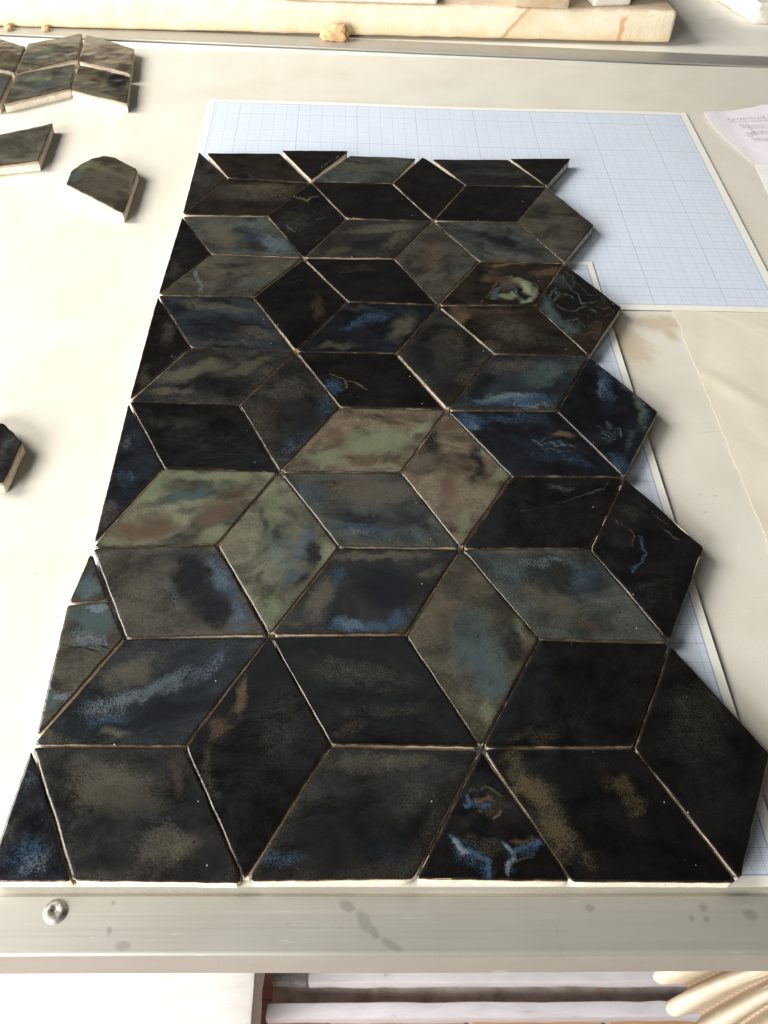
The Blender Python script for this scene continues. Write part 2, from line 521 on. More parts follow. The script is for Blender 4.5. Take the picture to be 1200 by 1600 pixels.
# ------------------------------------------------------------------ papers
def sheet(name, poly_fn, nx, ny, z, mat, amp=0.0003, thick=0.00012, loc=(0, 0), lift=None, size=None):
    """a thin sheet with real thickness; poly_fn(u, v) gives the local xy"""
    vs, fs = [], []
    for j in range(ny + 1):
        for i in range(nx + 1):
            x, y = poly_fn(i / nx, j / ny)
            zz = amp * (noise.noise(Vector((x * 22, y * 22, z * 3000))) + 1.0)
            if lift: zz += lift(x, y)
            vs.append((x, y, zz + thick))
    n = len(vs)
    vs += [(x, y, zz - thick) for x, y, zz in vs]
    idx = lambda i, j: j * (nx + 1) + i
    for j in range(ny):
        for i in range(nx):
            q = (idx(i, j), idx(i + 1, j), idx(i + 1, j + 1), idx(i, j + 1))
            fs.append(q); fs.append(tuple(n + k for k in reversed(q)))
    per = [idx(i, 0) for i in range(nx)] + [idx(nx, j) for j in range(ny)] + [idx(i, ny) for i in range(nx, 0, -1)] + [idx(0, j) for j in range(ny, 0, -1)]
    for a, b in zip(per, per[1:] + per[:1]):
        fs.append((a, n + a, n + b, b))
    o = link(name, vs, fs, mat, None, (loc[0], loc[1], z), True)
    if size:
        uv = [(i / nx * size[0], j / ny * size[1], 0.0) for j in range(ny + 1) for i in range(nx + 1)] * 2
        o.data.attributes.new('sheet_xy', 'FLOAT_VECTOR', 'POINT').data.foreach_set('vector', np.array(uv, np.float32).ravel())
    o.data.set_sharp_from_angle(angle=RAD(35))
    return o


CREAM = mat_paper("cream_paper", (0.60, 0.56, 0.47), (0.56, 0.515, 0.42))
WHITE = mat_paper("note_paper", (0.74, 0.70, 0.74), (0.70, 0.66, 0.71))


def cream_xy(u, v):
    y = 0.02 + v * 0.375
    x0 = 0.3255 + 0.0012 * noise.noise(Vector((0, y * 60, 3))) + 0.0008 * noise.noise(Vector((0, y * 240, 3)))
    return x0 + u * 0.21, y


o = sheet("paper_sheet", cream_xy, 80, 140, 0.0002, CREAM, 0.0003,
          lift=lambda x, y: 0.0005 * max(0, noise.noise(Vector((x * 30, y * 16, 2)))) + 0.0006 * max(0.0, 1 - abs((x - 0.338) * 0.75 + (y - 0.285) * 0.65) / 0.0075) * max(0.0, 1 - abs((x - 0.338) - (y - 0.285)) / 0.05))
tag(o, "plain cream paper sheet with a torn creased left edge at the right of the tiles", "paper")

W1, H1 = 0.418, 0.3035
o = sheet("graph_paper", lambda u, v: (u * W1 + (1 - v) * (0.0085 * (1 - u) - 0.0085 * u), v * H1 + 0.0008 * math.sin(u * 9)), 40, 30, 0.0008,
          mat_graph(W1, H1, 0.0062, 0.05, (0.022, 0.02)), 0.0001, loc=(-0.0085, 0.3592), size=(W1, H1))
tag(o, "large blue graph paper sheet lying beyond the far end of the tile panel", "graph paper", "graph paper sheets")
W2, H2 = 0.2818, 0.414
o = sheet("graph_paper", lambda u, v: (u * W2, v * H2), 30, 40, 0.0014,
          mat_graph(W2, H2, 0.0042, 0.05, (0.0, 0.0)), 0.00015, loc=(0.0005, 0.0002), size=(W2, H2),
          lift=lambda x, y: 0.0001 * max(0, (x - 0.279) / 0.009) ** 2)
tag(o, "narrower blue graph paper sheet lying directly under the tile panel, bare along its right edge", "graph paper", "graph paper sheets")


def warp(c):
    c = [np.array(q[:2]) for q in c]
    return lambda u, v: tuple((c[0] * (1 - u) + c[1] * u) * (1 - v) + (c[3] * (1 - u) + c[2] * u) * v)


N1 = [at(1176, 258, 0), at(1290, 262, 0), at(1240, 160, 0), at(1098, 180, 0)]


def note_xy(u, v):
    x, y = warp(N1)(u, v)
    k = 0.004 * math.sin(v * math.pi) * (1 - u)
    return x - k + 0.0012 * noise.noise(Vector((v * 6, 0, 1))) * (1 - u), y + 0.003 * noise.noise(Vector((u * 7, 5, 0))) * v


note = empty("note_paper", (N1[3][0], N1[3][1], 0.0003), "white handwritten note with a wavy left edge beyond the graph paper's corner", "note")
note_lift = lambda x, y: 0.003 * max(0.0, 1 - abs(x - N1[3][0]) / 0.02) * 0.4
p = sheet("sheet", note_xy, 20, 20, 0.0003, WHITE, 0.0008, lift=note_lift)
p.parent = note; p.location = (-N1[3][0], -N1[3][1], 0.0)
INK = mat_plain("pencil", (0.22, 0.20, 0.26), (0.32, 0.30, 0.36), 300, 0.8, 0.0)
# four lines of scrawl, flat strokes on the sheet
vs, fs = [], []
r2 = random.Random(5)


def stroke_px(pts, wid):
    prev = None
    W = [at(x, y, 0.003) for x, y in pts]
    for i, q in enumerate(W):
        a = W[max(0, i - 1)]; b = W[min(len(W) - 1, i + 1)]
        d = (b - a)[:2]; d = d / (np.linalg.norm(d) + 1e-9)
        nx, ny = -d[1] * wid / 2, d[0] * wid / 2
        vs.append((q[0] + nx, q[1] + ny, 0.0028)); vs.append((q[0] - nx, q[1] - ny, 0.0028))
        k = len(vs)
        if i: fs.append((k - 4, k - 3, k - 1, k - 2))


for (x0, y0, x1, y1, wlen) in ((1136, 187, 1197, 184, 9), (1153, 196, 1196, 197, 6), (1163, 208, 1200, 206, 6), (1174, 217, 1204, 218, 6)):
    n = int((x1 - x0) * 1.25)
    pts = []
    for i in range(n):
        t = i / n
        x = x0 + (x1 - x0) * t
        y = y0 + (y1 - y0) * t
        amp = 0.7 + 2.4 * r2.random() ** 2
        pts.append((x + r2.uniform(-.5, .5), y + amp * math.sin(i * 2.1 + r2.uniform(-.6, .6))))
        if r2.random() < 0.10 and len(pts) > 3:
            stroke_px(pts, 0.00032); pts = []
    if len(pts) > 2: stroke_px(pts, 0.00032)
stroke_px([(1168, 194), (1172, 201), (1178, 207), (1170, 211), (1164, 212)], 0.0005)
hw = link("handwriting", vs, fs, INK, note, (-N1[3][0], -N1[3][1], 0.0))
N2 = [at(1200, 305, 0), at(1300, 330, 0), at(1290, 256, 0), at(1178, 257, 0)]
o = sheet("paper_sheet", warp(N2), 12, 12, 0.0002, mat_paper("white_paper", (0.76, 0.76, 0.74), (0.70, 0.70, 0.68)), 0.0005)
tag(o, "blank white paper tucked below the handwritten note at the right border", "paper")


# ------------------------------------------------------------------ tiles
PTS = {}
for row in """0.5,0:112,1377;1.5,0:381,1380;2.5,0:647,1375;3.5,0:894,1379;4.5,0:1157,1380;0,0:-27,1377
0,1:49,1166;1,1:288,1167;2,1:517,1164;3,1:752,1169;4,1:990,1169;5,1:1204,1178
0.5,2:196,997;1.5,2:421,993;2.5,2:634,992;3.5,2:842,998;4.5,2:1047,1004
0,3:143,855;1,3:339,851;2,3:530,855;3,3:721,857;4,3:922,857;5,3:1101,855
0.5,4:256,732;1.5,4:437,737;2.5,4:627,738;3.5,4:800,744;4.5,4:975,746
0,5:200,627;1,5:374,632;2,5:531,637;3,5:699,640;4,5:870,642;5,5:1029,643
0.5,6:298,543;1.5,6:462,550;2.5,6:619,552;3.5,6:772,552;4.5,6:921,556
0,7:246,461;1,7:395,464;2,7:543,471;3,7:684,477;4,7:835,477;5,7:972,480
0.5,8:330,397;1.5,8:474,403;2.5,8:616,404;3.5,8:749,408;4.5,8:881,411
0,9:284,336;1,9:417,337;2,9:541,341;3,9:677,345;4,9:808,346;5,9:929,352
0.5,10:356,278;1.5,10:485,284;2.5,10:612,286;3.5,10:728,289;4.5,10:855,291
0,11:310,235;1,11:438,238;2,11:548,239;3,11:660,244;4,11:794,248;5,11:893,247""".split('\n'):
    for t in row.split(';'):
        a, b = t.split(':')
        PTS[tuple(float(v) for v in a.split(','))] = tuple(float(v) for v in b.split(','))


def key_corners(kind, j, k):
    if kind == 'D':
        if j % 2 == 0:
            c = {0: [(1.5, j), (0.5, j), (0, j + 1), (1, j + 1)], 1: [(1.5, j), (2.5, j), (3, j + 1), (2, j + 1)],
                 2: [(4.5, j), (3.5, j), (3, j + 1), (4, j + 1)]}[k]
        else:
            c = {0: [(0, j), (1, j), (1.5, j + 1), (0.5, j + 1)], 1: [(3, j), (2, j), (1.5, j + 1), (2.5, j + 1)],
                 2: [(3, j), (4, j), (4.5, j + 1), (3.5, j + 1)]}[k]
    else:
        j, k = k, j
        c = [(k, j - 1), (k + 0.5, j), (k, j + 1), (k - 0.5, j)]
        if k == 0:
            c = [(0, j - 1), (0.5, j), (0, j + 1)]
            if j == 0: c = [(0, 0), (0.5, 0), (0, 1)]
        elif j == 0:
            c = [(k - 0.5, 0), (k + 0.5, 0), (k, 1)]
        elif j == 11:
            c = [(k - 0.5, 11), (k, 10), (k + 0.5, 11)]
    return [PTS[(float(a), float(b))] for a, b in c]


def outline(poly, inset, radius, n, wob, seed):
    """rounded, slightly wobbly outline (n points, CCW) of a convex polygon inset edge by edge"""
    P = [np.array(q, float) for q in poly]
    area = sum(P[i][0] * P[(i + 1) % len(P)][1] - P[(i + 1) % len(P)][0] * P[i][1] for i in range(len(P)))
    if area < 0:
        P = P[::-1]; inset = inset[:-1][::-1] + inset[-1:]
    m = len(P)
    L = []
    for i in range(m):
        d = P[(i + 1) % m] - P[i]; d = d / np.linalg.norm(d)
        nn = np.array([-d[1], d[0]])
        L.append((P[i] + nn * inset[i], d))
    Q = []
    for i in range(m):
        (a, d), (b, e) = L[i - 1], L[i]
        A = np.array([[d[0], -e[0]], [d[1], -e[1]]])
        t = np.linalg.solve(A, b - a)
        Q.append(a + d * t[0])
    pts = []
    for i in range(m):
        p, c, q = Q[i - 1], Q[i], Q[(i + 1) % m]
        u = (p - c); lu = np.linalg.norm(u); u /= lu
        v = (q - c); lv = np.linalg.norm(v); v /= lv
        half = math.acos(max(-1, min(1, float(u @ v)))) / 2
        t = min(radius / math.tan(half), 0.3 * lu, 0.3 * lv)
        a, b = c + u * t, c + v * t
        for s in np.linspace(0, 1, 9):
            pts.append((1 - s) ** 2 * a + 2 * s * (1 - s) * c + s * s * b)
    pts = np.array(pts)
    seg = np.linalg.norm(np.roll(pts, -1, 0) - pts, axis=1)
    cum = np.concatenate([[0], np.cumsum(seg)])
    s = np.linspace(0, cum[-1], n, endpoint=False)
    cl = np.vstack([pts, pts[:1]])
    out = np.stack([np.interp(s, cum, cl[:, 0]), np.interp(s, cum, cl[:, 1])], 1)
    tan = np.roll(out, -1, 0) - np.roll(out, 1, 0)
    tan /= np.linalg.norm(tan, axis=1)[:, None]
    nor = np.stack([-tan[:, 1], tan[:, 0]], 1)
    w = np.array([noise.noise(Vector((q[0] * 140, q[1] * 140, seed))) + 0.5 * noise.noise(Vector((q[0] * 520, q[1] * 520, seed))) for q in out])
    out = out + nor * (wob * (w + 0.4))[:, None]
    return out, nor


CH = {'B': 0, 'G': 1, 'R': 2, 'O': 3, 'L': 4, 'K': 5, 'T': 6, 'Y': 7}
BASE = {'k': (0.0055, 0.0053, 0.0050), 'c': (0.0165, 0.0165, 0.0155), 'o': (0.056, 0.052, 0.040), 'n': (0.0075, 0.0095, 0.0135),
        'b': (0.017, 0.0125, 0.0085), 's': (0.047, 0.054, 0.049), 'u': (0.0150, 0.0190, 0.0225), 'g': (0.120, 0.118, 0.082),
        't': (0.112, 0.090, 0.063), 'w': (0.062, 0.055, 0.037)}


def px_frame(px, py, rx, ry, ang):
    c = at(px, py)[:2]
    ca, sa = math.cos(RAD(ang)), math.sin(RAD(ang))
    a = at(px + rx * ca, py + rx * sa)[:2] - c
    b = at(px - ry * sa, py + ry * ca)[:2] - c
    return c, np.linalg.inv(np.stack([a, b], 1))


def sstep(x):
    x = np.clip(x, 0, 1)
    return x * x * (3 - 2 * x)


def make_tile(name, poly, base, blobs=(), strokes=(), label=None, group=None, inset=None, radius=0.0014, lump=0.00030,
              z0=0.0018, zt=ZT, rim=0.9, n=132, wob=0.00027, seed=0, drip=0.00028, tilt=0.013, body_in=0.0, gain=1.0):
    r = random.Random(seed * 31 + 5)
    m = len(poly)
    inset = list(inset or [r.uniform(0.00016, 0.00040) for _ in range(m)])
    if len(inset) < m: inset += [0.0005] * (m - len(inset))
    inset = inset[:m - 1] + inset[m - 1:m]
    # orientation safe: flip poly here so the insets keep their edges
    A = sum(poly[i][0] * poly[(i + 1) % m][1] - poly[(i + 1) % m][0] * poly[i][1] for i in range(m))
    if A < 0:
        poly = [poly[0]] + list(poly[:0:-1]); inset = inset[::-1]
    out, nor = outline(poly, inset, radius, n, wob, seed * 1.7)
    cen = out.mean(0)
    th = zt - z0
    # ---- glaze skin: lower lip, over the rim, then rings towards the centre
    lip = np.array([noise.noise(Vector((q[0] * 200, q[1] * 200, seed + 9.3))) for q in out])
    rings, zs, ed = [], [], []
    for d, dz, e in ((0.00000, -0.00065, 1.0), (-0.00004, -0.0005, 1.0), (0.00002, -0.00038, 1.0), (0.00014, -0.00024, 0.97), (0.00042, -0.00011, 0.78), (0.00080, -0.00003, 0.50), (0.0013, 0.0, 0.25), (0.0020, 0.00001, 0.08)):
        rings.append(outline(poly, [q + d for q in inset], radius, n, wob, seed * 1.7)[0] if d > 0.0003 else out + nor * d)
        zs.append(np.full(n, dz) + (lip * drip if dz < -0.0006 else 0))
        ed.append(np.full(n, e))
    inner = rings[-1]
    NR = 30
    for k in range(1, NR):
        t = 1 - k / NR
        rings.append(cen + (inner - cen) * t)
        zs.append(np.zeros(n)); ed.append(np.zeros(n))
    X = np.concatenate(rings + [cen[None]]); Z = np.concatenate(zs + [np.zeros(1)]); E = np.concatenate(ed + [np.zeros(1)])
    nv = len(X)
    tx, ty = r.uniform(-tilt, tilt), r.uniform(-tilt, tilt)
    und = np.array([noise.noise(Vector((q[0] * 38, q[1] * 38, seed * 3.1))) + 0.45 * noise.noise(Vector((q[0] * 110, q[1] * 110, seed * 5.3))) for q in X])
    Z = Z + und * lump + (X - cen) @ np.array([tx, ty])
    # ---- glaze colour masks: fired-in patches at their places on the tile
    masks = np.zeros((8, nv))
    if base in 'cuson' and gain == 1.0:
        dist = np.concatenate([np.zeros(8 * n)] + [np.full(n, k / 30) for k in range(1, 30)] + [np.ones(1)])
        masks[3] = {'c': .26, 'u': .24, 's': .32, 'o': .30, 'n': .10}[base] * (1 - sstep(dist / 0.42)) * (0.75 + 0.5 * und)
        masks[5] = {'c': .30, 'u': .26, 's': .16, 'o': .10, 'n': .3}[base] * sstep((dist - 0.25) / 0.6)
    wv = np.array([[noise.noise(Vector((q[0] * 90, q[1] * 90, seed + 40))) + 0.5 * noise.noise(Vector((q[0] * 260, q[1] * 260, seed + 41))),
                    noise.noise(Vector((q[0] * 90, q[1] * 90, seed + 60))) + 0.5 * noise.noise(Vector((q[0] * 260, q[1] * 260, seed + 61)))] for q in X])
    Xw = X + wv * 0.0042
    for (ch, px, py, rx, ry, ang, s) in blobs:
        c, inv = px_frame(px, py, rx, ry, ang)
        q = (Xw - c) @ inv.T
        d = np.linalg.norm(q, axis=1) / 1.12
        masks[CH[ch]] = np.maximum(masks[CH[ch]], s * (1 - sstep((d - 0.25) / 1.05)))
    for (ch, pts, wid, s, hgt) in strokes:
        W = np.array([at(x, y)[:2] for x, y in pts])
        dmin = np.full(nv, 1.0)
        Xs = X + wv * 0.0024
        for a, b in zip(W[:-1], W[1:]):
            ab = b - a
            t = np.clip(((Xs - a) @ ab) / (ab @ ab), 0, 1)
            dmin = np.minimum(dmin, np.linalg.norm(Xs - (a + t[:, None] * ab), axis=1))
        k = 1 - sstep((dmin * np.clip(1.3 + 0.9 * wv[:, 1], 0.6, 2.2) - 0.25 * wid) / (0.8 * wid))
        masks[CH[ch]] = np.maximum(masks[CH[ch]], 0.9 * s * k)
        Z = Z + 0.4 * hgt * k
    base_xy = np.array([cen[0], cen[1]])
    root = empty(name, (cen[0], cen[1], z0), label, "tile", group)
    V = np.stack([X[:, 0] - cen[0], X[:, 1] - cen[1], Z + th], 1)
    nr = len(rings)
    F = []
    for k in range(nr - 1):
        b0, b1 = k * n, (k + 1) * n
        for i in range(n):
            i2 = (i + 1) % n
            F.append((b0 + i, b0 + i2, b1 + i2, b1 + i))
    b0 = (nr - 1) * n
    F += [(b0 + i, b0 + (i + 1) % n, nv - 1) for i in range(n)]
    g = link("glaze", V, F, GLAZE, root, (0, 0, 0), True)
    at_a = g.data.attributes.new('glaze_a', 'FLOAT_COLOR', 'POINT')
    at_a.data.foreach_set('color', masks[:4].T.astype(np.float32).ravel())
    at_b = g.data.attributes.new('glaze_b', 'FLOAT_COLOR', 'POINT')
    at_b.data.foreach_set('color', masks[4:].T.astype(np.float32).ravel())
    at_e = g.data.attributes.new('glaze_edge', 'FLOAT', 'POINT')
    at_e.data.foreach_set('value', (E * rim).astype(np.float32))
    f = r.uniform(0.85, 1.15)
    bc = BASE[base]
    f *= 0.58 * gain
    g.color = (bc[0] * f, bc[1] * f, bc[2] * f, 1)
    # ---- bisque body
    st = 2
    bo, bn = out[::st], nor[::st]
    mb = len(bo)
    rg = []
    for d, z in ((0.0014, th - 0.0022), (0.0003, th - 0.00046), (0.00010, th - 0.00056), (0.00020, th * 0.5), (0.00008, 0.0008), (0.0006, 0.0)):
        w2 = np.array([noise.noise(Vector((q[0] * 300, q[1] * 300, seed + z * 900))) for q in bo]) * 0.00014
        p2 = bo + bn * (d + w2 + body_in)[:, None]
        zz = z + ((p2 - cen) @ np.array([tx, ty]) if z > 0.003 else 0)
        rg.append(np.column_stack([p2 - cen, np.broadcast_to(zz, mb)]))
    BV = np.concatenate(rg)
    BF = []
    for k in range(len(rg) - 1):
        for i in range(mb):
            i2 = (i + 1) % mb
            BF.append(((k + 1) * mb + i, (k + 1) * mb + i2, k * mb + i2, k * mb + i))
    BF.append(tuple(range(mb)))
    BF.append(tuple(range((len(rg) - 1) * mb, len(rg) * mb))[::-1])
    link("bisque_body", BV, BF, BISQUE, root, (0, 0, 0), True).data.set_sharp_from_angle(angle=RAD(50))
    return root


GR = "rhombus tiles of the mosaic panel"
GH = "triangular half tiles of the mosaic panel"
GL = "half tiles along the panel's straight left edge"
SPEC = [
 # ---- front row
 (('V', 0, 0), 'n', [('B', 50, 1330, 38, 34, 0, .5), ('L', 60, 1345, 30, 22, -10, .30), ('L', 40, 1215, 12, 12, 0, .25), ('O', 8, 1310, 14, 40, 20, .35)], [],
  "small navy corner triangle with blue speckle at the panel's front left corner", GL, {}),
 (('D', 0, 0), 'c', [('O', 175, 1230, 90, 48, 15, .55), ('O', 270, 1320, 75, 32, -15, .52), ('L', 250, 1290, 60, 25, 20, .20), ('R', 275, 1210, 14, 40, -15, .38), ('K', 150, 1345, 60, 22, 0, .5), ('K', 310, 1265, 25, 60, -25, .45), ('K', 335, 1340, 30, 30, 0, .4)], [],
  "charcoal tile mottled olive grey, in the front row beside the navy corner triangle", GR, {}),
 (('V', 1.5, 1), 'k', [('R', 378, 1085, 12, 42, 12, .60), ('R', 345, 1140, 18, 32, 25, .48), ('O', 330, 1200, 16, 60, -12, .32), ('O', 440, 1130, 50, 90, 10, .22)], [],
  "near-black upright diamond with a rust brown streak near its far tip, in the front row", GR, {}),
 (('D', 0, 1), 'c', [('O', 600, 1190, 110, 22, 0, .45), ('O', 640, 1250, 60, 40, -20, .30), ('K', 560, 1300, 120, 55, 0, .45), ('B', 440, 1345, 40, 16, 0, .40), ('B', 595, 1330, 50, 20, 0, .26), ('K', 425, 1370, 30, 10, 0, .4)], [],
  "smooth charcoal tile, faint blue front edge, left of the black triangle with blue drips", GR, {'inset': [.0004, .0004, .0007, .0004]}),
 (('V', 3, 0), 'k', [('O', 770, 1260, 40, 24, 0, .32), ('O', 760, 1320, 50, 26, 0, .30), ('R', 752, 1250, 16, 6, 10, .75), ('R', 820, 1312, 18, 6, -10, .55), ('B', 738, 1256, 20, 13, 20, .42), ('B', 728, 1328, 30, 16, 40, .40), ('B', 755, 1350, 16, 22, 0, .32), ('B', 815, 1332, 34, 14, -20, .42), ('B', 803, 1356, 10, 20, 20, .32), ('Y', 752, 1272, 4, 3, 0, .8), ('Y', 775, 1277, 3, 3, 0, .8)],
  [('B', [(731, 1244), (735, 1258), (727, 1262)], .0018, .95, .0004), ('B', [(735, 1256), (760, 1262)], .0013, .8, .0002), ('B', [(700, 1302), (716, 1314), (726, 1328)], .0018, .9, .0004),
   ('L', [(712, 1312), (722, 1325), (728, 1333)], .0022, .8, .0003), ('B', [(732, 1330), (756, 1338), (763, 1348), (762, 1368)], .0016, .95, .0003),
   ('B', [(788, 1312), (800, 1328), (805, 1340)], .0020, .95, .0004), ('L', [(795, 1322), (806, 1332)], .0018, .8, .0003), ('B', [(808, 1328), (832, 1318), (844, 1312)], .0020, .9, .0003), ('B', [(836, 1326), (843, 1316)], .0016, .8, 0),
   ('L', [(806, 1345), (798, 1358), (793, 1368)], .0011, .75, .0003), ('O', [(735, 1236), (760, 1232), (782, 1243)], .0009, .7, .0003), ('K', [(703, 1266), (722, 1268), (735, 1282), (750, 1300), (772, 1302)], .0022, 1.0, -.0004),
   ('O', [(795, 1362), (818, 1345), (838, 1335)], .0006, .6, .0003)],
  "lumpy black triangle with bright blue drips at the panel's front edge", GH, {'lump': .0009}),
 (('D', 0, 2), 'k', [('Y', 830, 1235, 24, 48, -32, .52), ('Y', 870, 1300, 26, 52, -32, .48), ('O', 850, 1260, 34, 100, -32, .42), ('Y', 965, 1225, 46, 18, 28, .36), ('Y', 990, 1255, 18, 22, 0, .36), ('Y', 800, 1190, 24, 14, 20, .40), ('Y', 925, 1345, 18, 20, 0, .3)], [],
  "black tile with a golden olive band along its left side, at the front right corner", GR, {}),
 (('V', 4.5, 1), 'k', [('O', 1090, 1120, 70, 90, 0, .22), ('R', 1120, 1350, 14, 12, 0, .28), ('R', 1195, 1240, 8, 40, 8, .35)], [],
  "large plain charcoal black diamond poking out at the panel's front right, beside bare graph paper", GR, {}),
 # ---- second row
 (('V', 0, 2), None, [], [], None, GL, {}),
 (('D', 1, 0), 'u', [('O', 205, 1050, 60, 26, -25, .55), ('L', 230, 1080, 95, 16, -22, .55), ('L', 160, 1105, 50, 20, -15, .42), ('K', 240, 1115, 90, 15, -20, .7), ('B', 170, 1125, 40, 14, -20, .45), ('L', 330, 1040, 50, 16, -35, .34), ('B', 330, 1035, 60, 18, -35, .3), ('O', 180, 1146, 28, 9, -5, .75), ('K', 300, 1080, 50, 14, -25, .5), ('O', 90, 1155, 34, 10, 0, .4), ('K', 250, 1155, 40, 8, 0, .4)], [],
  "dark navy tile with a diagonal band of pale speckle, behind the mottled olive front tile", GR, {}),
 (('D', 1, 1), 'k', [('O', 560, 1050, 110, 24, 10, .30), ('O', 600, 1110, 90, 22, 0, .26), ('L', 540, 1060, 60, 16, 10, .16), ('R', 545, 1140, 34, 14, -10, .30)], [],
  "smoky near-black tile touching the rust streaked front diamond's right side", GR, {}),
 (('V', 3, 2), 'w', [('T', 745, 1010, 50, 75, -20, .62), ('R', 685, 950, 26, 50, -20, .42), ('R', 740, 905, 30, 26, 0, .35), ('K', 800, 1010, 16, 40, 0, .55), ('K', 735, 985, 30, 24, 30, .42), ('T', 770, 1060, 36, 40, 0, .7), ('G', 760, 1112, 18, 26, 0, .62), ('G', 815, 985, 13, 26, -35, .50), ('B', 745, 1035, 26, 22, 0, .28), ('K', 765, 1060, 22, 14, 20, .35), ('K', 690, 975, 14, 26, 0, .30)], [],
  "teal and olive upright diamond with a pale green near tip, right of centre", GR, {}),
 (('D', 1, 2), 'k', [('O', 840, 1150, 60, 12, 0, .28)], [],
  "glossy plain black tile left of the large charcoal diamond at the right", GR, {}),
 # ---- third row
 (('D', 2, 0), 'o', [('K', 298, 900, 36, 52, -35, .80), ('K', 335, 950, 30, 38, -35, .72), ('B', 345, 905, 22, 52, -30, .58), ('L', 340, 900, 14, 36, -32, .38), ('B', 372, 960, 22, 30, -20, .52), ('L', 365, 955, 14, 22, -25, .34), ('L', 275, 930, 12, 34, -32, .30), ('O', 215, 930, 60, 50, 0, .45), ('B', 290, 865, 60, 10, 0, .28), ('R', 215, 975, 34, 14, 0, .22)], [],
  "olive grey tile with a black and blue diagonal streak, left of the sage diamond", GR, {}),
 (('V', 1.5, 3), 'g', [('G', 420, 790, 30, 40, 0, .55), ('G', 420, 955, 24, 28, 0, .65), ('R', 370, 845, 26, 30, 0, .24), ('K', 490, 865, 14, 28, 15, .75), ('B', 480, 850, 22, 32, 15, .50), ('K', 470, 905, 20, 10, -35, .55), ('B', 455, 895, 26, 14, -30, .42), ('K', 415, 815, 8, 32, -5, .50), ('K', 432, 835, 10, 12, 0, .50), ('L', 432, 870, 22, 22, 0, .32), ('T', 440, 860, 40, 60, 0, .40), ('O', 500, 800, 22, 36, -30, .35), ('K', 408, 905, 8, 14, 10, .45), ('G', 462, 770, 24, 20, 20, .35)], [],
  "sage green upright diamond with navy smudges, left of the panel's centre", GR, {}),
 (('D', 2, 1), 'c', [('O', 500, 935, 26, 46, 25, .60), ('O', 590, 868, 110, 10, 0, .55), ('K', 600, 920, 50, 40, -25, .75), ('B', 555, 975, 60, 11, 0, .62), ('L', 548, 975, 22, 8, 0, .38), ('B', 620, 962, 24, 16, -20, .60), ('B', 530, 900, 18, 24, 25, .38), ('O', 675, 890, 24, 14, -30, .45), ('L', 505, 960, 22, 14, 0, .22), ('O', 460, 975, 24, 10, 0, .45)], [],
  "grey edged tile with black middle and vivid blue front edge, right of the sage diamond", GR, {}),
 (('D', 2, 2), 's', [('L', 850, 878, 60, 9, 0, .38), ('T', 800, 890, 40, 24, 20, .5), ('B', 915, 900, 40, 22, 28, .45), ('K', 935, 915, 36, 22, 25, .38), ('O', 860, 940, 70, 26, 25, .55), ('R', 920, 980, 60, 16, 5, .32), ('O', 980, 970, 46, 20, 25, .4)], [],
  "grey-green tile with navy speckle between the teal diamond and the wrinkled black diamond", GR, {}),
 (('V', 4.5, 3), 'k', [('O', 985, 800, 36, 14, 20, .25), ('O', 1030, 920, 50, 30, -20, .2)],
  [('B', [(998, 842), (1010, 862), (1000, 880), (990, 890)], .0020, .60, .0002), ('R', [(1020, 795), (1030, 812), (1048, 822)], .0008, .5, .0003), ('R', [(962, 818), (985, 828), (988, 852)], .0006, .6, .0003),
   ('O', [(1035, 828), (1062, 846)], .0010, .45, .0003), ('O', [(985, 925), (1010, 915), (1045, 905)], .0008, .35, .0003), ('O', [(1000, 950), (1030, 940)], .0008, .3, .0003)],
  "wrinkled black diamond with a dark blue vein, poking out second from the front", GR, {'lump': .0009}),
 # ---- fourth row
 (('D', 3, 0), 'g', [('G', 220, 770, 60, 22, -30, .70), ('G', 330, 745, 90, 10, 0, .75), ('R', 230, 828, 60, 20, -8, .75), ('R', 340, 800, 52, 22, -25, .55), ('R', 375, 775, 34, 12, -20, .35), ('T', 290, 775, 50, 14, -12, .65), ('K', 250, 782, 28, 4, -12, .42), ('K', 330, 768, 22, 4, -20, .38), ('K', 295, 800, 32, 4, -15, .38), ('G', 300, 785, 26, 7, -14, .55), ('G', 340, 835, 20, 18, -25, .6), ('K', 290, 838, 42, 7, -8, .42), ('B', 310, 772, 16, 6, -15, .24), ('T', 340, 760, 40, 8, -10, .4)], [],
  "pale green tile with rust brown patches and a grey swirl at the left edge", GR, {}),
 (('D', 3, 1), 's', [('R', 540, 755, 90, 12, 0, .42), ('O', 580, 770, 100, 22, 0, .55), ('K', 560, 808, 58, 13, 8, .62), ('B', 565, 822, 60, 12, 6, .50), ('L', 560, 835, 40, 8, 4, .42), ('B', 490, 770, 22, 26, 40, .35), ('K', 620, 815, 30, 14, 15, .40), ('L', 500, 790, 18, 14, 30, .24), ('B', 640, 835, 30, 8, 0, .30), ('O', 660, 840, 40, 14, 20, .3)], [],
  "grey-green tile with a dark blue smear across its lower half, at the panel's very centre", GR, {}),
 (('V', 3, 4), 't', [('K', 672, 690, 22, 34, 10, .62), ('O', 660, 715, 22, 30, 20, .5), ('K', 745, 725, 11, 44, 8, .62), ('G', 785, 738, 12, 26, 30, .65), ('G', 760, 700, 10, 24, -35, .40), ('G', 725, 815, 14, 24, 0, .60), ('R', 705, 750, 16, 60, 12, .55), ('R', 700, 660, 14, 16, 0, .3), ('K', 690, 790, 10, 22, -10, .3), ('G', 765, 780, 14, 16, 20, .45)], [],
  "tan brown upright diamond with two dark blotches and green corners, right of centre", GR, {}),
